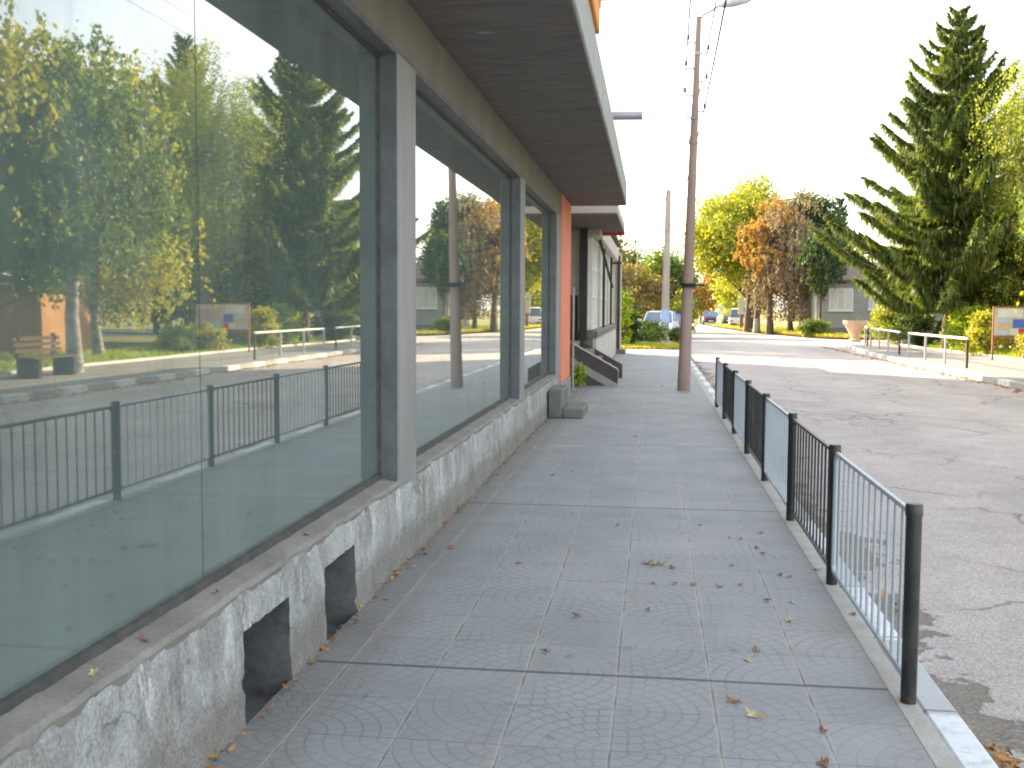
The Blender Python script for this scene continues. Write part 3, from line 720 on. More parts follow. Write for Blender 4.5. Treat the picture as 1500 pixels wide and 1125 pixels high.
# ------------------------------------------------------------------ poles and cables
def street_pole(name, label, x, y, h, lean, mat, lamp, r0, r1, extra=None):
    t = thing(name, label, 'pole', (x, y, 0), 'concrete power poles')
    P = lambda z: (x + lean * z, y, z)
    b = MB(); b.tube([P(-.1), P(h * .33), P(h * .66), P(h)], [r0, r0 + (r1 - r0) * .36, r0 + (r1 - r0) * .68, r1], 12); b.build('shaft', mat, t, True)
    for z in (h * .665, h * .73, h * .9):
        b = MB(); rr = r0 + (r1 - r0) * z / h + .008; b.tube([P(z), P(z + .05)], rr, 12); b.build('clamp_band', M['metal'] if z > h * .8 else mat, t, True)
    arm = MB(); z = h * .73; px = P(z)[0]
    arm.tube([(px, y - .05, z), (px - .16, y - .3, z + .02), (px - .16, y - .3, z + .13)], .016, 6); arm.build('cable_hook', M['metal'], t)
    for i, (dxx, zz) in enumerate(((-.18, .42), (.2, .62), (-.2, .9), (.19, 1.15), (-.2, 1.4), (.18, 1.7))):
        z = h - zz; px = P(z)[0]
        b = MB(); b.tube([(px, y, z - .06), (px + dxx, y, z - .05), (px + dxx, y, z + .03)], .015, 6); hk = b.build('insulator_pin', M['metal'], t)
        b = MB(); b.tube([(px + dxx, y, z + .0), (px + dxx, y, z + .03), (px + dxx, y, z + .06), (px + dxx, y, z + .09)], [.02, .032, .025, .03], 8); b.build('insulator', M['porcelain'], hk, True)
    if lamp:
        p = P(h - .08)
        b = MB(); b.tube([p, (p[0] + .08, y, h + .02), (p[0] + .42, y - .05, h + .2)], .022, 8); a = b.build('lamp_arm', M['metal'], t, True)
        b = MB()
        d = Vector((.92, -.08, .16)).normalized(); c0 = Vector((p[0] + .38, y - .05, h + .18))
        pts = [c0 + d * q for q in (0, .08, .25, .5, .62)]
        b.tube(pts, [.03, .06, .085, .075, .03], 10); b.build('lamp_head', M['lamp'], a, True)
    return t
pole1 = street_pole('utility_pole', 'tall reddish concrete pole with a street lamp, standing on the pavement', .6, 20.74, 7.05, .024, M['pole'], True, .125, .052)
b = MB(); b.tube([(.63, 20.55, 2.02), (.95, 20.5, 2.02)], .02, 6); b.tube([(.66, 20.74, 1.98), (.66, 20.74, 2.06)], .128, 12); b.build('pole_bracket', M['wire'], pole1)
pole2 = street_pole('utility_pole', 'grey concrete pole with a pale blue poster, farther along on the verge', .56, 52.5, 7.3, .012, M['pole_grey'], False, .21, .13)
b = MB(); b.tube([(.572, 52.5, .92), (.572, 52.5, 1.55)], .208, 14); b.build('poster', M['poster_blue'], pole2, True)

def cable(pts, label, r=.013):
    P = []
    for a, c2, sag in pts:
        a, c2 = Vector(a), Vector(c2)
        for i in range(17):
            t = i / 16; q = a.lerp(c2, t); q.z -= sag * 4 * t * (1 - t); P.append(q)
    b = MB(); b.tube(P, r, 5, False); tag(b.build('power_cable', M['wire']), label, 'cable', 'overhead power cables')
for i, (dxx, zz, lab) in enumerate(((.2, .62, 'thin overhead cable, highest on the road side of the poles'),
                               (-.2, .9, 'thin overhead cable strung between the poles, on the building side'),
                               (.18, 1.7, 'thin overhead cable strung between the poles, lowest on the road side'))):
    x1 = .6 + .024 * (7.05 - zz) + dxx; x2 = .56 + .012 * (7.3 - zz) + dxx
    cable([((x1 - .6, -14, 7.05 - zz), (x1, 20.74, 7.1 - zz), .45), ((x1, 20.74, 7.1 - zz), (x2, 52.5, 7.35 - zz), .4)], lab)

cable([((9.35, -14, 9.2), (9.35, 34, 9.0), .25), ((9.35, 34, 9.0), (9.6, 78, 8.9), .4)], 'lower thin cable along the far pavement, crossing the sky in the first window', .005)
cable([((9.35, -14, 9.75), (9.35, 34, 9.5), .2), ((9.35, 34, 9.5), (9.6, 78, 9.3), .4)], 'upper thin cable along the far pavement, crossing the sky in the first window', .005)

# ------------------------------------------------------------------ railings on the far pavement
def railing(pts, h, label):
    t = thing('kerb_railing', label, 'railing', (pts[0][0], pts[0][1], 0), 'railings along the far kerb')
    for x, y in pts:
        b = MB(); b.box(x - .028, x + .028, y - .028, y + .028, -.01, h - .03); b.build('post', M['darkcol'] if (x, y) == pts[0] else M['metal'], t)
    b = MB()
    for (x0, y0), (x1, y1) in zip(pts, pts[1:]):
        b.tube([(x0, y0, h), (x1, y1, h)], .035, 8)
    b.build('rail', M['white'], t, True)
railing([(8.5, 30.4), (8.5, 32.6), (8.5, 34.9), (8.52, 37.2)], .80, 'white topped railing nearest along the far kerb, with a dark end post')
railing([(8.62, 39.0), (8.8, 41.7), (9.02, 44.4), (9.25, 47.2)], .80, 'white topped railing in the middle of the far kerb, between two others')
railing([(9.38, 48.6), (9.65, 50.6), (10.0, 52.3), (10.5, 53.7)], .80, 'short white topped railing curving round the far street corner')

# ------------------------------------------------------------------ trees
def tube_curve(b, p0, p1, bend, r0, r1, n=5, k=5, rng=random):
    p0, p1 = Vector(p0), Vector(p1); mid = (p0 + p1) / 2 + bend
    pts = []
    for i in range(k + 1):
        t = i / k; pts.append(p0 * (1 - t) ** 2 + mid * 2 * t * (1 - t) + p1 * t * t)
    b.tube(pts, [r0 + (r1 - r0) * i / k for i in range(k + 1)], n, False)

def broadleaf(name, label, cat, x, y, h, rad, crown_z0, leaf, bark, seed, nl=16000, ncl=70, ls=.11, csz=.75, droop=0, trunk_r=.16, group=None, lean=(0, 0), taper=.35, z0=0, fill=.45):
    rng = np.random.default_rng(seed)
    t = thing(name, label, cat, (x, y, z0), group)
    zc = (h + crown_z0) / 2; rz = (h - crown_z0) / 2
    rx, ry = rad if hasattr(rad, '__len__') else (rad, rad)
    d = unit(rng, ncl); rr = rng.uniform(fill, 1, ncl) ** .7
    cc = d * rr[:, None]
    wid = 1 - taper * np.clip(cc[:, 2], -1, 1) ** 1           # narrower on top
    cl = np.stack([x + lean[0] * (cc[:, 2] + 1) + cc[:, 0] * rx * wid, y + lean[1] * (cc[:, 2] + 1) + cc[:, 1] * ry * wid, z0 + zc + cc[:, 2] * rz], 1)
    cl[:, :3] += rng.normal(size=(ncl, 3)) * .12 * rx
    size = csz * rng.uniform(.55, 1.35, ncl)
    b = MB()
    top = Vector((x + lean[0] * 1.4, y + lean[1] * 1.4, z0 + crown_z0 + (h - crown_z0) * .8))
    w = [Vector((x, y, z0 - .1)), Vector((x + rng.normal() * .08, y, z0 + crown_z0 * .6)), Vector((x + lean[0] * .5 + rng.normal() * .12, y + lean[1] * .5, z0 + crown_z0 + (h - crown_z0) * .35)), top]
    b.tube(w, [trunk_r * 1.25, trunk_r * .9, trunk_r * .55, .02], 9)
    for i in range(min(ncl, 34)):
        s = rng.uniform(.0, .75); p0 = w[1].lerp(w[2], s) if rng.random() < .6 else w[2].lerp(top, s)
        tube_curve(b, p0, cl[i], Vector((0, 0, -.12 * rx if droop == 0 else .3)), trunk_r * .33, .012, 5, 5)
    b.build('trunk', bark, t, True)
    n = nl; ci = rng.choice(ncl, n, p=size ** 2 / (size ** 2).sum())
    if droop > 0:
        ns = max(1, n // 14); si = rng.choice(ncl, ns, p=size ** 2 / (size ** 2).sum())
        so_ = cl[si] + rng.normal(size=(ns, 3)) * size[si][:, None] * np.array([.6, .6, .35])
        L = droop * rng.uniform(.35, 1.2, ns); k = rng.integers(0, ns, n); tt = rng.random(n)
        sway = rng.normal(size=(ns, 2)) * .12
        c = so_[k].copy(); c[:, 2] -= tt * L[k]; c[:, :2] += sway[k] * (tt * L[k])[:, None] + rng.normal(size=(n, 2)) * .05
        lo = z0 + .8; c[:, 2] = np.maximum(c[:, 2], lo + rng.random(n) * .5)
    else:
        c = cl[ci] + rng.normal(size=(n, 3)) * (size[ci][:, None] * np.array([.55, .55, .42]))
    u = unit(rng, n); 
    if droop > 0: u[:, 2] = -np.abs(u[:, 2]) - .6; u /= np.linalg.norm(u, axis=1)[:, None]
    v = perp(rng, u); s = ls * rng.uniform(.6, 1.35, n)[:, None]
    quads('crown', c, u * s, v * s * .55, leaf, t)
    return t

def spruce(label, x, y, h, L, seed, leaf, group='conifers across the road', z_low=1.6, nb=230, tw=26, wtw=.05, name='spruce_tree', cat='tree', up=.42, hang=1.0):
    rng = np.random.default_rng(seed)
    t = thing(name, label, cat, (x, y, 0), group)
    b = MB(); b.tube([(x, y, -.1), (x, y, h * .4), (x + .05, y, h * .75), (x, y, h)], [h * .019, h * .013, h * .007, .015], 9)
    cs_, us_, vs_ = [], [], []
    for i in range(nb):
        f = (i + rng.random()) / nb; z = z_low + (h - z_low - .15) * f ** 1.12
        q = (z - z_low) / (h - z_low)
        ln = L * ((1 - q) ** .85) * rng.uniform(.62, 1.12) + .22
        if q < .12: ln *= .75 + q * 2
        az = i * 2.39996 + rng.normal() * .35; dh = np.array([math.cos(az), math.sin(az), 0])
        side = np.array([-dh[1], dh[0], 0])
        sag = -.12 * ln * (1 - q); upt = up * ln * (.4 + 1.1 * q) + rng.normal() * .06 * ln
        T = np.linspace(0, 1, 7)
        cur = lambda tt: np.array([x, y, z])[None] + dh[None] * (ln * tt)[:, None] + np.array([0, 0, 1])[None] * (sag * np.sin(PI * np.minimum(tt * 1.15, 1)) * 1.2 + upt * tt ** 3.0)[:, None]
        pts = cur(T); b.tube([Vector(p) for p in pts], list(np.linspace(.012 + .012 * ln, .006, 7)), 4, False)
        m = int(tw * (6 + ln * 9) / 10)
        tt = rng.uniform(.12, 1, m) ** .8; base = cur(tt)
        # side shoots in the plane of the bough
        sgn = rng.choice([-1, 1], m); sl_ = (.2 + .75 * (1 - tt)) * min(1, ln / 2.2) * rng.uniform(.5, 1.15, m)
        dirn = side[None] * sgn[:, None] * .8 + dh[None] * .65 + np.array([0, 0, -.22])[None] + rng.normal(size=(m, 3)) * .18
        dirn /= np.linalg.norm(dirn, axis=1)[:, None]
        cs_.append(base + dirn * sl_[:, None] * .55); us_.append(dirn * (sl_ * .6)[:, None]); vs_.append(perp(rng, dirn) * (wtw * rng.uniform(.7, 1.5, m))[:, None])
        # hanging twigs from the bough and from the side shoots
        mh = int(m * 1.5); th = rng.uniform(.08, .97, mh); bh = cur(th)
        off = side[None] * (rng.normal(size=mh) * .30 * (1.1 - th) * min(1.3, ln / 2))[:, None]
        hl = hang * rng.uniform(.12, .42, mh) * min(1.2, .45 + ln * .28)
        dd = np.array([0, 0, -1])[None] + rng.normal(size=(mh, 3)) * .2 + dh[None] * .12
        dd /= np.linalg.norm(dd, axis=1)[:, None]
        cs_.append(bh + off + dd * hl[:, None] * .5); us_.append(dd * (hl * .6)[:, None]); vs_.append(perp(rng, dd) * (wtw * .9 * rng.uniform(.6, 1.4, mh))[:, None])
        # tufts along the top of the bough
        mk = int(m * .8); tk = rng.uniform(.1, 1, mk); bk = cur(tk); dk = dh[None] + np.array([0, 0, .35])[None] + rng.normal(size=(mk, 3)) * .4
        dk /= np.linalg.norm(dk, axis=1)[:, None]
        cs_.append(bk + dk * .06); us_.append(dk * rng.uniform(.08, .18, mk)[:, None]); vs_.append(perp(rng, dk) * (wtw * rng.uniform(.6, 1.2, mk))[:, None])
    b.build('trunk', M['bark_red'], t, True)
    quads('crown', np.concatenate(cs_), np.concatenate(us_), np.concatenate(vs_), leaf, t)
    return t

spruce('tall green spruce with long upswept boughs, standing behind the white railings', 11.7, 44.5, 13.45, 5.8, 3, M['leaf_spruce'], nb=150, tw=76, up=.27, hang=.95, wtw=.036, z_low=2.1)
spruce('dense spruce reflected at the top middle of the first shop window', 16.9, 44.5, 13.2, 3.9, 8, M['leaf_spruce'], nb=200, tw=26, wtw=.06)
spruce('small pointed spruce peeping up beside the big spruce, behind the grey house', 14.5, 88, 10.6, 2.4, 5, M['leaf_dark'], nb=120, tw=20, wtw=.08, z_low=1)
broadleaf('pine_tree', 'dark pine standing close behind the brown drooping tree', 'tree', 10.9, 79, 9.9, (2.2, 2.0), 2.6, M['leaf_dark'], M['bark'], 6, 26000, 60, .12, .8, trunk_r=.22, group='conifers across the road', taper=.45)

TG = 'broadleaf trees along the street'
broadleaf('yew_tree', 'dark drooping evergreen screening the left end of the grey house', 'tree', 10.35, 68.8, 6.7, (1.05, 1.0), 2.9, M['leaf_dark'], M['bark'], 41, 9000, 40, .09, .5, droop=.5, trunk_r=.1, group='conifers across the road')
broadleaf('maple_tree', 'big yellow green maple with a rounded crown, left of the orange tree', 'tree', 7.0, 81, 10.3, (4.0, 3.6), 3.5, M['leaf_yellow'], M['bark'], 21, 52000, 120, .13, 1.1, trunk_r=.3, group=TG, taper=.2)
broadleaf('orange_tree', 'orange autumn tree glowing in front of the yellow maple', 'tree', 7.9, 74.4, 9.5, (2.1, 1.7), 3.3, M['leaf_orange'], M['bark'], 22, 11000, 60, .11, .62, droop=.45, trunk_r=.22, group=TG)
broadleaf('drooping_tree', 'half bare brown tree with drooping twigs and a thick trunk', 'tree', 9.2, 73.8, 9.0, (2.1, 1.8), 1.2, M['leaf_brown'], M['bark'], 23, 17000, 60, .085, .8, droop=1.7, trunk_r=.2, group=TG)
broadleaf('orange_tree', 'small orange tree far down the street beside the dark car', 'tree', 5.6, 128, 6.2, 3.0, 1.4, M['leaf_orange'], M['bark'], 24, 7000, 40, .2, .9, group=TG)
broadleaf('maple_tree', 'low yellow green tree hanging over the roadside beyond the blue sign', 'tree', 8.2, 100, 6.6, 2.6, 1.0, M['leaf_yellow'], M['bark'], 25, 7000, 40, .17, .8, group=TG)
for i, (xx, yy) in enumerate(((7.75, 77.4), (8.35, 75.6))):
    pass
broadleaf('birch_tree', 'bright yellow green weeping birch at the right edge, in front of the big spruce', 'tree', 14.9, 41.5, 12.2, (2.6, 2.4), 2.0, M['leaf_gold'], M['birchbark'], 31, 95000, 110, .046, .8, droop=1.6, trunk_r=.17, group='birches across the road')
broadleaf('birch_tree', 'tall green birch reflected at the left edge of the first shop window', 'tree', 10.4, 16.6, 14.5, (2.8, 2.4), 2.6, M['leaf_birch'], M['birchbark'], 32, 30000, 95, .075, .8, droop=1.3, trunk_r=.19, group='birches across the road')
broadleaf('birch_tree', 'mottled birch trunk and low green crown reflected beside the bench', 'tree', 10.3, 23.6, 8.2, (1.9, 2.3), 2.3, M['leaf_green'], M['birchbark'], 33, 24000, 80, .075, .75, droop=.9, trunk_r=.17, group='birches across the road')
broadleaf('birch_tree', 'yellowing birch reflected in the middle of the first shop window', 'tree', 13.3, 30.2, 9.9, (2.2, 2.3), 1.8, M['leaf_birch'], M['birchbark'], 34, 24000, 75, .08, .7, droop=1.2, trunk_r=.15, group='birches across the road')
broadleaf('lime_tree', 'dense dark green tree reflected behind the birches in the first window', 'tree', 16.5, 27, 8.6, (3.6, 3.4), 1.4, M['leaf_green'], M['bark'], 35, 20000, 80, .12, .9, trunk_r=.2, group=TG)
broadleaf('lime_tree', 'dark green tree reflected behind the bench', 'tree', 17.5, 17, 9.6, (3.2, 4.0), 2.4, M['leaf_green'], M['bark'], 36, 18000, 80, .12, .95, trunk_r=.2, group=TG)
for i, (xx, yy, hh, mt, lab) in enumerate(((20, 62, 8.5, 'leaf_dark', 'dark green tree filling the gap behind the spruce trunk'), (25, 58, 9, 'leaf_green', 'green tree behind the weeping birch at the right edge'),
        (30, 70, 10, 'leaf_dark', 'dark tree far behind the notice board'), (21, 78, 8.5, 'leaf_green', 'green tree rising behind the grey house roof'), (24, 44, 8, 'leaf_dark', 'dark tree behind the notice board and birch'),
        (26, 34, 9, 'leaf_green', 'green tree reflected far behind the low wall'), (14.6, 96, 8.6, 'leaf_dark', 'dark green tree between the conifers behind the house'))):
    broadleaf('lime_tree', lab, 'tree', xx, yy, hh, (3.4, 3.2), 1.0, M[mt], M['bark'], 50 + i, 10000, 60, .17, 1.0, trunk_r=.2, group=TG)

# left side of the street, beyond the pavement
broadleaf('walnut_tree', 'tall unseen tree added behind the pale building to shade the street', 'tree', -7.0, 54.5, 11.5, (3.6, 3.4), 2.0, M['leaf_green'], M['bark'], 65, 14000, 80, .16, 1.0, trunk_r=.25, group=TG)  # hidden by the building, added to cast shade across the road
broadleaf('walnut_tree', 'second unseen tree added farther behind the pale building to shade the street', 'tree', -8.5, 63, 12.5, (4.2, 4.0), 2.0, M['leaf_green'], M['bark'], 66, 14000, 80, .18, 1.1, trunk_r=.25, group=TG)  # also out of view, added to carry the road shade farther
broadleaf('autumn_tree', 'rusty red brown tree rising behind the end of the pale building', 'tree', -2.5, 52, 5.3, (1.2, 1.3), 1.2, M['leaf_red'], M['bark'], 61, 4500, 34, .10, .5, group=TG)
broadleaf('autumn_tree', 'reddish green tree left of the grey pole, beyond the parked cars', 'tree', -1.3, 66, 4.0, (2.2, 2.2), 1.0, M['leaf_red'], M['bark'], 62, 5000, 34, .12, .7, group=TG)
broadleaf('walnut_tree', 'dark green tree behind the grey pole', 'tree', .9, 68, 5.3, (1.9, 2.2), 1.1, M['leaf_green'], M['bark'], 63, 5500, 36, .12, .7, group=TG)
broadleaf('walnut_tree', 'dark tree closing the view left of the far end of the road', 'tree', -2.5, 82, 5.4, (3.2, 3.0), .8, M['leaf_dark'], M['bark'], 64, 9000, 60, .16, .9, group=TG)

SG = 'garden shrubs'
def shrub(label, x, y, h, r, leaf, seed, nl=5000, ls=.06, name='shrub', cat='shrub', cz=.05):
    return broadleaf(name, label, cat, x, y, h, r, cz, M[leaf], M['bark'], seed, nl, 36, ls, r * .33 if not hasattr(r, '__len__') else min(r) * .4, trunk_r=.03, group=SG, taper=.3, fill=.2)
shrub('bright lime green shrub against the end of the pale building', -1.25, 44.2, 2.7, .55, 'leaf_lime', 71, 4500, .07)
shrub('dark green shrub below the lime one at the building end', -1.1, 45.6, 1.6, .65, 'leaf_dark', 72, 4000, .06)
shrub('small green bush in front of the white car', -.15, 49.5, .95, .75, 'leaf_green', 73, 3500, .06)
shrub('small green bush right of the grey pole', 1.0, 50.5, .7, .35, 'leaf_green', 74, 1500, .05)
shrub('bright yellow bush behind the parked cars', 1.6, 63, 2.3, .9, 'leaf_yellow', 75, 3000, .1)
shrub('yellow flowering bush under the left boughs of the big spruce', 11.3, 52.5, 2.4, (1.2, 1.0), 'leaf_yellow', 76, 6000, .08)
shrub('dark clipped hedge bush under the big spruce', 11.6, 48.5, 1.4, (1.4, .8), 'leaf_dark', 77, 6000, .06)
shrub('bright green shrub right of the spruce trunk, behind the railing', 11.9, 41.5, 1.75, (.9, .8), 'leaf_lime', 78, 6000, .07)
shrub('olive bush beside the left post of the notice board', 11.4, 38.6, 1.5, .7, 'leaf_birch', 79, 4500, .06)
shrub('yellow green bush in front of the notice board', 11.75, 34.6, .95, (.7, .5), 'leaf_birch', 80, 3500, .05)
shrub('round low bush at the edge of the far path', 11.95, 33.0, .55, .36, 'leaf_green', 81, 2500, .035)
shrub('low bright green bush on the verge by the drooping tree', 9.75, 66.5, .95, (1.0, .6), 'leaf_green', 82, 3500, .07)
shrub('yellow bush beside the low stone wall, seen in reflection', 13.3, 35.6, 1.0, .7, 'leaf_lime', 83, 3500, .06)
shrub('long low hedge in front of the grey house', 13.5, 64.5, .8, (2.2, .6), 'leaf_green', 84, 4500, .08)
shrub('yellow bush glowing far at the end of the road', 3.4, 150, 2.2, 1.8, 'leaf_yellow', 85, 2500, .2)

# fern-like plant growing beside the stairs
def tuft(label, x, y, h, n, seed, leaf):
    rng = np.random.default_rng(seed); t = thing('wild_plant', label, 'plant', (x, y, 0))
    b = MB(); cs_, us_, vs_ = [], [], []
    for i in range(n):
        a = rng.uniform(0, 2 * PI); l = h * rng.uniform(.6, 1.1); tip = Vector((x + math.cos(a) * l * .5, y + math.sin(a) * l * .5, l * rng.uniform(.7, 1)))
        tube_curve(b, (x + rng.normal() * .05, y + rng.normal() * .05, 0), tip, Vector((0, 0, .1)), .006, .002, 4, 4)
        for k in range(14):
            tt = rng.uniform(.25, 1); p = Vector((x, y, 0)).lerp(tip, tt)
            cs_.append((p.x + rng.normal() * .05, p.y + rng.normal() * .05, p.z + rng.normal() * .05)); 
    b.build('stems', M['leaf_green'], t)
    c = np.array(cs_); u = unit(rng, len(c)); quads('leaves', c, u * .07, perp(rng, u) * .025, leaf, t)
tuft('green weed growing between the downpipe and the entrance stairs', -1.56, 21.5, .48, 14, 91, M['leaf_lime'])

# ------------------------------------------------------------------ grey house
hs = thing('grey_house', 'single storey grey house with white windows and a brown hipped roof', 'house', (14, 72, 0))
hx0, hx1, hy0, hy1 = 10.3, 19.5, 70, 78
part('wall', M['house'], lambda b: b.box(hx0, hx1, hy0, hy1, -.1, 3.5), hs)
part('footing', M['plaster'], lambda b: b.box(hx0 - .04, hx1 + .04, hy0 - .04, hy1 + .04, -.1, .45), hs)
def hip(b):
    o = .45; z0, z1 = 3.46, 4.75
    b.add([(hx0 - o, hy0 - o, z0), (hx1 + o, hy0 - o, z0), (hx1 + o, hy1 + o, z0), (hx0 - o, hy1 + o, z0), (hx0 + 3.4, 74, z1), (hx1 - 3.4, 74, z1)],
          [(0, 1, 5, 4), (1, 2, 5), (2, 3, 4, 5), (3, 0, 4), (3, 2, 1, 0)])
rf = part('roof', M['roof'], hip, hs)
part('chimney', M['rust'], lambda b: b.box(15.5, 16.1, 74.5, 75.1, 4.3, 5.6), rf)
def hwin(x0, x1, z0, z1):
    b = MB(); y = hy0
    b.box(x0, x0 + .09, y - .05, y + .02, z0, z1); b.box(x1 - .09, x1, y - .05, y + .02, z0, z1)
    b.box(x0 + .09, x1 - .09, y - .05, y + .02, z0, z0 + .09); b.box(x0 + .09, x1 - .09, y - .05, y + .02, z1 - .09, z1)
    for t in (.36, .66): b.box(x0 + (x1 - x0) * t - .04, x0 + (x1 - x0) * t + .04, y - .048, y + .02, z0 + .09, z1 - .09)
    w = b.build('window', M['white'], hs)
    p = MB(); p.box(x0 + .08, x1 - .08, y - .02, y - .003, z0 + .08, z1 - .08); p.build('pane', M['winglass'], w)
    p = MB(); p.box(x0 - .06, x1 + .06, y - .12, y - .002, z0 - .08, z0 - .002); p.build('sill', M['white'], w)
hwin(11.05, 12.55, 1.55, 2.95); hwin(13.5, 14.6, 1.6, 2.95)
part('roof_vent', M['darkcol'], lambda b: b.box(11.6, 12.1, hy0 - .02, hy0 + .02, 3.25, 3.35), hs)

# orange walled outbuilding glimpsed behind the bench in the reflection
ob = thing('orange_outhouse', 'low orange walled outbuilding reflected behind the bench', 'building', (18.3, 34, 0))
part('wall', M['ochre'], lambda b: (b.box(16.6, 20, 32.6, 36.4, -.1, 2.1)), ob)
part('roof', M['roof'], lambda b: b.box(16.4, 20.2, 32.4, 36.6, 2.103, 2.25), ob)

# low stone wall of the garden, notice board, bench, concrete urn
lw = thing('garden_wall', 'low dark stone wall with a pale coping, reflected behind the birches', 'wall', (14, 41.5, 0))
part('wall', M['stone'], lambda b: b.box(13.9, 14.2, 37.2, 46, -.05, .72), lw); part('coping', M['cream'], lambda b: b.box(13.85, 14.25, 37.1, 46.1, .722, .79, .01), lw)
pw = thing('planter_wall', 'short pale concrete edging wall in front of the notice board', 'wall', (11.9, 36.4, 0))
part('wall', M['peach'], lambda b: b.box(11.5, 13.4, 35.15, 35.35, -.02, .32, .01), pw); part('coping', M['cream'], lambda b: b.box(11.46, 13.44, 35.1, 35.4, .322, .37, .008), pw)

nbd = thing('notice_board', 'rusty framed notice board covered with posters, at the right edge', 'notice board', (11.8, 36, 0))
A, B_ = Vector((10.75, 35.7, 0)), Vector((13.0, 36.5, 0)); ax = (B_ - A).normalized(); nrm = Vector((ax.y, -ax.x, 0))
def slabq(p0, p1, z0, z1, th, off=0):
    b = MB(); q = nrm * th; o = nrm * off
    vs = [p0 + o, p1 + o, p1 + o + q, p0 + o + q]; vs = [(v.x, v.y, z) for z in (z0, z1) for v in vs]
    b.add(vs, [(0, 1, 2, 3), (4, 7, 6, 5), (0, 4, 5, 1), (1, 5, 6, 2), (2, 6, 7, 3), (3, 7, 4, 0)]); return b
slabq(A, B_, .78, 1.66, .04).build('panel', M['cream'], nbd)
for p in (A, A.lerp(B_, .5), B_):
    b = MB(); b.box(p.x - .028, p.x + .028, p.y - .028, p.y + .028, -.05, 1.70); b.build('post', M['rust'], nbd)
slabq(A, B_, 1.661, 1.705, .05).build('top_rail', M['rust'], nbd); slabq(A, B_, .70, .779, .06).build('bottom_rail', M['rust'], nbd)
pc = [('signwhite', .05, .42, 1.36, 1.62), ('poster_blue', .05, .22, 1.2, 1.31), ('peach', .05, .2, .95, 1.18), ('poster_blue', .06, .2, .8, .93), ('signblue', .28, .46, 1.02, 1.30), ('signwhite', .25, .36, .8, 1.0), ('redtrim', .37, .47, .8, 1.0), ('peach', .55, .7, 1.1, 1.6), ('signpink', .72, .95, .85, 1.5), ('poster_blue', .53, .69, .82, 1.06)]
for mname, t0, t1, z0, z1 in pc: slabq(A.lerp(B_, t0), A.lerp(B_, t1), z0, z1, .004, .041).build('poster', M[mname], nbd)

def bench(x, y):
    t = thing('park_bench', 'dark wooden bench under the birches, reflected low in the first window', 'bench', (x, y, 0))
    for k in range(4): part('seat_slat', M['wood'], lambda b: b.box(x - .05 + k * .11, x + .04 + k * .11, y - .9, y + .9, .42, .455), t)
    for k in range(3): part('back_slat', M['wood'], lambda b: b.box(x + .40 + k * .02, x + .43 + k * .02, y - .9, y + .9, .54 + k * .13, .63 + k * .13), t)
    for s in (-.7, .7): part('leg_frame', M['darkcol'], lambda b: (b.box(x - .06, x + .46, y + s - .06, y + s + .06, -.02, .415), b.box(x + .44, x + .5, y + s - .05, y + s + .05, .416, .95)), t)
bench(9.9, 22.1)

ur = thing('concrete_urn', 'peach coloured concrete planter flaring upward, at the street corner', 'planter', (10.0, 55, 0))
def urn(b):
    pr = [(.30, 0), (.30, .1), (.2, .16), (.22, .3), (.55, .86), (.6, .9), (.6, 1.05), (.5, 1.05), (.46, .9)]
    b.tube([(10.0, 55, z) for r, z in pr], [r for r, z in pr], 14)
part('bowl', M['peach'], urn, ur, True); part('soil', M['bark'], lambda b: b.tube([(10.0, 55, .9), (10.0, 55, .98)], .47, 14), ur)

# ------------------------------------------------------------------ signs
sg = thing('billboard', 'white roadside board with a blue panel low on its right', 'sign', (7.3, 86, 0))
part('board', M['signwhite'], lambda b: b.box(6.65, 8.25, 86, 86.1, 1.2, 2.9, .01), sg)
part('blue_panel', M['signblue'], lambda b: b.box(7.1, 8.0, 85.985, 85.998, 1.3, 1.7), sg)
part('blue_panel', M['poster_blue'], lambda b: b.box(6.9, 7.6, 85.985, 85.998, 2.35, 2.6), sg)
part('post', M['rust'], lambda b: b.box(6.8, 7.05, 86.11, 86.3, -.1, 2.7), sg); part('post', M['rust'], lambda b: b.box(7.75, 7.9, 86.11, 86.3, -.1, 2.7), sg)
sb = thing('street_sign', 'small blue direction board on a post beside the dark car', 'sign', (6.7, 108, 0))
part('board', M['poster_blue'], lambda b: b.box(6.35, 7.3, 108, 108.06, 1.3, 2.15), sb); part('post', M['metal'], lambda b: b.tube([(6.5, 108.1, -.1), (6.5, 108.1, 2.2)], .05, 8), sb)
ts = thing('triangle_sign', 'pale triangular road sign on a thin post between the trunks', 'sign', (9.6, 72.5, 0))
part('plate', M['signpink'], lambda b: b.prism([(9.27, 1.42), (9.93, 1.42), (9.6, 2.0)], 1, 72.5, 72.53), ts); part('post', M['metal'], lambda b: b.tube([(9.6, 72.57, -.1), (9.6, 72.57, 1.95)], .035, 8), ts)
for i, (xx, yy, lab) in enumerate(((8.05, 76.3, 'bare dark trunk with a whitewashed foot, left of the triangle sign'), (7.35, 78, 'forked bare dark trunk next to the white roadside board'))):
    t = thing('tree_trunk', lab, 'tree', (xx, yy, 0), 'trunks by the road')
    b = MB(); b.tube([(xx, yy, -.1), (xx + .04, yy, 1.6), (xx - .1, yy, 4.5)], [.25, .19, .08], 10); b.build('trunk', M['bark'], t, True)
    b = MB(); b.tube([(xx, yy, -.02), (xx + .02, yy, .9)], [.262, .225], 10, False); b.build('whitewash', M['fascia'], t, True)
mast = thing('antenna_mast', 'thin metal mast far behind the pale building', 'mast', (-1.1, 72, 0))
part('pole', M['metal'], lambda b: b.tube([(-1.1, 72, 0), (-1.1, 72, 6.6)], [.06, .03], 8), mast)
part('crossarm', M['metal'], lambda b: (b.tube([(-1.5, 72, 4.4), (-.7, 72, 4.4)], .03, 6), b.tube([(-1.35, 72, 5.3), (-.85, 72, 5.3)], .025, 6)), mast)

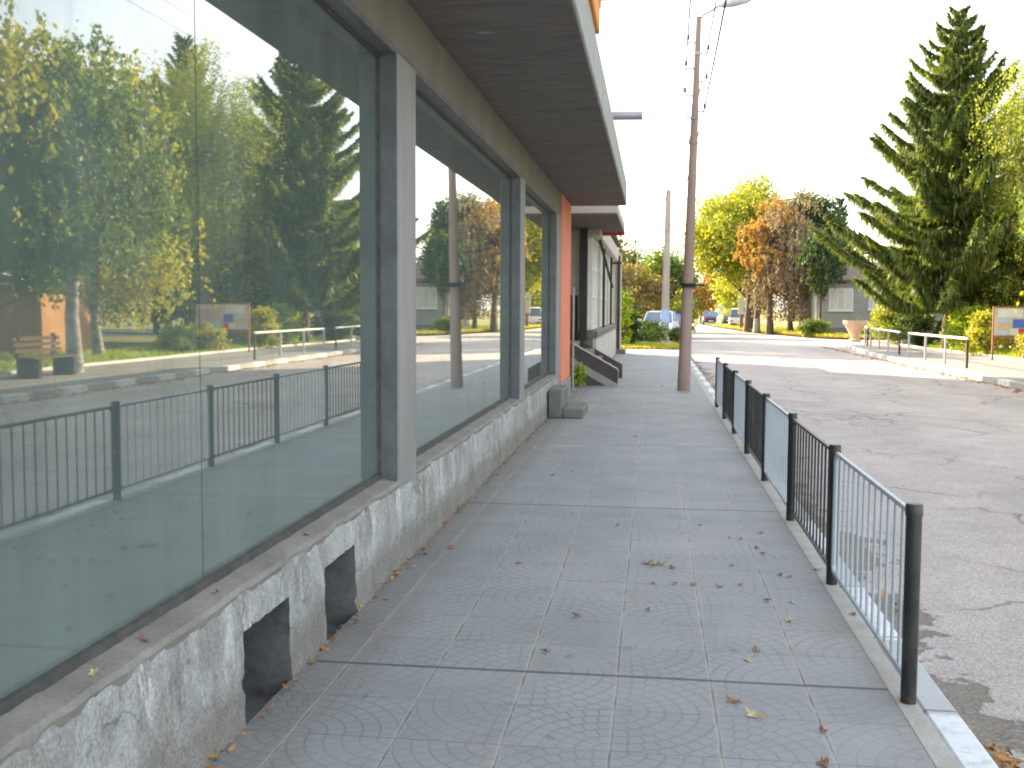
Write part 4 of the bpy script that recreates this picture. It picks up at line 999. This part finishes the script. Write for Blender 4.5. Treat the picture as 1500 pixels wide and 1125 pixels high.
# ------------------------------------------------------------------ cars
def car(label, x, y, rz, paint, Lc=4.2, Wc=1.7, Hc=1.45, van=False):
    t = thing('parked_car', label, 'car', (x, y, -.12 if x > 1.2 else -.03), 'cars parked down the street')
    t.rotation_euler.z = rz
    def bl(name, b, mat, par=t, smooth=True):
        me = bpy.data.meshes.new(name); me.from_pydata(b.v, [], b.f); me.materials.append(mat)
        import bmesh
        bm = bmesh.new(); bm.from_mesh(me); bmesh.ops.recalc_face_normals(bm, faces=bm.faces); bm.to_mesh(me); bm.free()
        if smooth:
            for p in me.polygons: p.use_smooth = True
            me.set_sharp_from_angle(angle=R(38))
        o = bpy.data.objects.new(name, me); C.objects.link(o); o.parent = par; return o
    h = Hc; l = Lc / 2; w = Wc / 2
    # stations along the length (front is +x): position, belt height, body half width, floor
    if van: stn = [(-l, .95, .9, .45), (-l + .1, 1.02, .97, .3), (-l * .5, 1.05, 1, .25), (l * .35, 1.05, 1, .25), (l * .75, 1.0, .97, .28), (l - .1, .85, .93, .3), (l, .6, .82, .42)]
    else: stn = [(-l, .72, .84, .5), (-l + .15, .92, .94, .32), (-l * .55, .95, 1, .25), (l * .3, .93, 1, .25), (l * .62, .86, .97, .25), (l - .15, .72, .9, .3), (l, .55, .8, .42)]
    b = MB(); vs = []; fs = []
    for X, belt, wd_, fl in stn:
        W_ = w * wd_
        vs += [(X, -W_ * .93, fl), (X, -W_, fl + .2), (X, -W_ * .99, belt - .12), (X, -W_ * .9, belt), (X, W_ * .9, belt), (X, W_ * .99, belt - .12), (X, W_, fl + .2), (X, W_ * .93, fl)]
    for i in range(len(stn) - 1):
        for k in range(8): fs.append((i * 8 + k, i * 8 + (k + 1) % 8, i * 8 + 8 + (k + 1) % 8, i * 8 + 8 + k))
    fs += [tuple(range(8)), tuple(len(vs) - 8 + k for k in range(8))]
    b.add(vs, fs); body = bl('body', b, paint)
    # cabin: glass house with roof
    c0, c1 = (-l + .05, l * .72) if van else (-l * .9, l * .48); r0, r1 = (-l + .15, l * .3) if van else (-l * .55, l * .08)
    zb = 1.0 if van else .92
    gl = MB(); gl.add([(c0, -w * .9, zb - .03), (c1, -w * .88, zb - .06), (c1, w * .88, zb - .06), (c0, w * .9, zb - .03), (r0, -w * .72, h - .06), (r1, -w * .72, h - .04), (r1, w * .72, h - .04), (r0, w * .72, h - .06)],
                        [(0, 1, 5, 4), (1, 2, 6, 5), (2, 3, 7, 6), (3, 0, 4, 7), (4, 5, 6, 7)]); bl('windows', gl, M['carglass'], t, False)
    rf = MB(); rf.add([(r0 - .05, -w * .74, h - .07), (r1 + .05, -w * .74, h - .06), (r1 + .05, w * .74, h - .06), (r0 - .05, w * .74, h - .07), (r0 + .1, -w * .6, h), (r1 - .1, -w * .6, h), (r1 - .1, w * .6, h), (r0 + .1, w * .6, h)],
                        [(0, 1, 5, 4), (1, 2, 6, 5), (2, 3, 7, 6), (3, 0, 4, 7), (4, 5, 6, 7), (3, 2, 1, 0)]); bl('roof', rf, paint)
    pl = MB()
    for s in (-1, 1):
        for (xa, xb) in ((c1, r1), (c0, r0), ((c0 + c1) / 2, (r0 + r1) / 2)):
            pl.tube([(xa, s * w * .9, zb - .04), (xb, s * w * .735, h - .05)], .035, 6)
    bl('pillars', pl, paint)
    for sx in (-1, 1):
        for sy in (-1, 1):
            X = sx * l * .62; Yw = sy * (w - .09)
            wv_ = MB(); wv_.tube([(X, Yw - .1 * sy, .31), (X, Yw + .095 * sy, .31)], .31, 18); wh = bl('wheel', wv_, M['tyre'])
            rm = MB(); rm.tube([(X, Yw + .09 * sy, .31), (X, Yw + .105 * sy, .31)], .19, 14); bl('rim', rm, M['metal'], wh)
    for s in (-1, 1):
        hl = MB(); hl.box(l - .12, l + .01, s * w * .62 - .16, s * w * .62 + .16, .56, .70, .02); bl('headlight', hl, M['lens'])
        tl = MB(); tl.box(-l - .012, -l + .1, s * w * .68 - .12, s * w * .68 + .12, .62, .78, .02); bl('tail_light', tl, M['redlens'])
    bp = MB(); bp.box(l - .1, l + .04, -w * .8, w * .8, .33, .47, .03); bp.box(-l - .04, -l + .1, -w * .82, w * .82, .36, .5, .03); bl('bumper', bp, M['black'])
    pt_ = MB(); pt_.box(l + .041, l + .052, -.26, .26, .36, .46); pt_.box(-l - .052, -l - .041, -.26, .26, .4, .5); bl('number_plate', pt_, M['signwhite'], t, False)
    return t
car('white car facing the camera, parked behind the small green bush', .35, 56.5, R(-97), M['car_white'], 4.0, 1.72, 1.5)
car('dark blue car parked just behind the white car', 1.3, 62.0, R(-90), M['car_blue'], 4.1, 1.7, 1.5)
car('dark purple hatchback parked far down the road', 6.2, 119, R(90), M['car_dark'], 4.0, 1.75, 1.5)
car('teal van parked beyond the blue direction board', 7.6, 112, R(95), M['car_teal'], 4.4, 1.8, 1.8, True)
car('white van parked close behind the white roadside board', 7.6, 97, R(85), M['car_white'], 4.4, 1.8, 1.8, True)

# grey slab and boulder-like heap on the verge left of the white car
sbk = thing('concrete_block', 'low grey concrete slab lying left of the white car', 'block', (-1.2, 50, 0))
part('block', M['fascia'], lambda b: b.prism([(-1.75, 0), (-.6, 0), (-.7, .42), (-1.5, .62)], 1, 51.5, 52.2), sbk)

# ------------------------------------------------------------------ fallen leaves
def leaf_mesh(name, seed, mat, lobes=5, r=.05, curl=.018):
    rng = np.random.default_rng(seed); n = lobes * 4; vs = [(0, 0, .006)]
    for k in range(n):
        a = 2 * PI * k / n; q = r * (.42 + .58 * abs(math.cos(lobes * a / 2)) ** 1.3) * (1 + .15 * rng.normal())
        vs.append((q * math.cos(a), q * .8 * math.sin(a), .004 + curl * (q / r) ** 2 * (1 + math.sin(2 * a + seed)) * rng.uniform(.4, 1)))
    vs.append((-r * 1.6, .004, .012)); 
    fs = [(0, 1 + k, 1 + (k + 1) % n) for k in range(n)] + [(1 + n // 2, 2 + n // 2, n + 1)]
    me = bpy.data.meshes.new(name); me.from_pydata(vs, [], fs); me.materials.append(mat); return me
def ground_at(px, py, z=0.0):
    # where a leaf of the photograph lies on the pavement
    a, c2 = px - 750, py - 562.5; d = fw * F + r2 * a + d2 * c2
    t = (z - 1.56) / d.z; return (d.x * t, d.y * t, z)
LM = [leaf_mesh('fallen_leaf', 1, M['leafyellow'], 5, .055), leaf_mesh('fallen_leaf', 2, M['leafbrown'], 5, .045), leaf_mesh('fallen_leaf', 3, M['leafred'], 3, .04), leaf_mesh('fallen_leaf', 4, M['leafyellow'], 5, .04), leaf_mesh('fallen_leaf', 6, M['leafbrown'], 3, .04, .03)]
FL = 'fallen leaves on the pavement'
rnd = random.Random(4)
def fl(px, py, k, label=None, s=1.0):
    p = ground_at(px, py, .003); o = bpy.data.objects.new('fallen_leaf', LM[k]); C.objects.link(o)
    o.location = p; o.rotation_euler = (rnd.uniform(-.15, .15), rnd.uniform(-.15, .15), rnd.uniform(0, 6.28)); o.scale = (s * .55, s * .55, s * .55)
    gen = {0: 'pale yellow lobed leaf lying on the grey tiles', 1: 'dry brown lobed leaf lying on the grey tiles', 2: 'small reddish leaf lying on the grey tiles', 3: 'small pale yellow leaf lying on the grey tiles', 4: 'curled brown leaf lying on the grey tiles'}
    tag(o, label or gen[k], 'leaf', FL)
fl(1103, 1048, 0, 'large pale yellow leaf left of the nearest fence post', 1.15)
fl(1073, 1027, 1, 'dry brown leaf just behind the large pale yellow leaf', 1.2)
fl(1208, 1120, 2, 'red brown leaf at the bottom edge, on the right of the pavement', 1.5)
fl(1205, 1071, 2); fl(1156, 909, 0); fl(1161, 882, 3); fl(1094, 967, 3); fl(1108, 953, 1)
for px, py, k, s in ((948, 825, 1, 1.6), (958, 827, 0, 1.1), (968, 827, 1, 1.3), (984, 832, 2, 1.2), (957, 855, 2, .9), (987, 855, 4, .9), (1016, 856, 1, 1), (1055, 859, 1, 1), (1085, 857, 4, 1), (1069, 787, 3, 1.1), (1113, 781, 1, 1),
                   (1108, 803, 2, 1.1), (1117, 811, 1, 1), (1072, 828, 2, 1), (1143, 842, 2, 1), (1155, 845, 4, 1), (1125, 880, 4, 1), (846, 903, 4, 1.1), (800, 955, 4, 1), (660, 803, 1, 1.2), (622, 812, 2, 1), (948, 894, 2, .9), (1083, 790, 4, .9),
                   (735, 675, 2, 1.2), (838, 691, 4, .9), (810, 697, 4, 1), (1025, 770, 4, .9), (905, 770, 4, .9), (760, 826, 4, .9), (1197, 835, 2, 1.2), (1250, 900, 2, 1.1), (930, 640, 4, 1), (970, 566, 4, 1.2), (700, 680, 1, 1)):
    fl(px, py, k, None, s)
# leaves caught on the window ledge
for yy, k, lab in ((3.05, 2, 'red leaf on the window ledge, nearest the camera'), (3.6, 1, 'brown leaf on the window ledge above the first vent'), (4.6, 2, 'reddish leaf on the window ledge above the second vent'), (2.75, 3, 'pale leaf on the window ledge at the left edge')):
    o = bpy.data.objects.new('fallen_leaf', LM[k]); C.objects.link(o); o.location = (-1.545, yy, SILL + .012); o.rotation_euler = (.3, -.5, yy * 5); o.scale = (.5, .5, .5)
    tag(o, lab, 'leaf', 'fallen leaves on the ledge')
def litter(name, pts, s, seed):
    rng = np.random.default_rng(seed); c = np.array(pts); n = len(c); u = unit(rng, n); u[:, 2] *= .35; v = perp(rng, u); v[:, 2] *= .4
    ss = s * rng.uniform(.5, 1.4, n)[:, None]; return stuff(quads(name, c, u * ss, v * ss * .6, M['litter']))
rg = np.random.default_rng(9)
pts = []
for i in range(420):
    y = rg.uniform(2.6, 17); pts.append((-1.475 + abs(rg.normal()) * .025, y, .008 + rg.random() * .02))
litter('wall_foot_litter', pts, .02, 1)
pts = []
for i in range(750):
    y = rg.uniform(1.5, 41); cl_ = .5 + .5 * math.sin(y * 1.7) * math.sin(y * .6 + 1)
    if rg.random() < cl_: pts.append((1.225 + abs(rg.normal()) * .12, y, -.108 + rg.random() * .03))
for i in range(130): pts.append((1.26 + abs(rg.normal()) * .06, rg.uniform(3.55, 4.1), -.105 + rg.random() * .05))
litter('gutter_litter', pts, .032, 2)
pts = [(7.78 - abs(rg.normal()) * .15, rg.uniform(14, 50), -.105) for i in range(900)]
litter('far_gutter_litter', pts, .05, 3)
pts = []
for i in range(6000): pts.append((rg.uniform(-3, 1.1), rg.uniform(42.1, 47.5), .02 + rg.random() * .05))
litter('verge_litter', pts, .06, 4)
pts = []
for i in range(5000):
    y = rg.uniform(62.5, 105); x0 = np.interp(y, [62.5, 64, 66, 82, 112], [11, 9.9, 9.3, 6.9, 5.4]); pts.append((x0 + abs(rg.normal()) * 1.2, y, .0 + rg.random() * .06))
litter('roadside_leaves', pts, .09, 5)
def grass(name, n, fx, h, seed, mat):
    rng = np.random.default_rng(seed); P = np.array([fx(rng) for _ in range(n)]); u = np.stack([rng.normal(size=n) * .35, rng.normal(size=n) * .35, np.ones(n)], 1); s = h * rng.uniform(.5, 1.3, n)[:, None]
    c = P + u * s * .8; stuff(quads(name, c, u * s, perp(rng, u) * .018, mat))
grass('verge_grass', 7000, lambda r: (r.uniform(-3.5, 1.1), r.uniform(42.05, 47.5), 0), .07, 1, M['leaf_birch'])
grass('garden_grass', 16000, lambda r: (11.5 + abs(r.normal()) * 2.2, r.uniform(22, 52), .01), .08, 2, M['leaf_lime'])
grass('roadside_grass', 9000, lambda r: (lambda y: (float(np.interp(y, [62.5, 64, 66, 82, 112], [11, 9.9, 9.3, 6.9, 5.4])) + abs(r.normal()) * 1.8, y, -.02))(r.uniform(62.6, 105)), .12, 3, M['leaf_birch'])
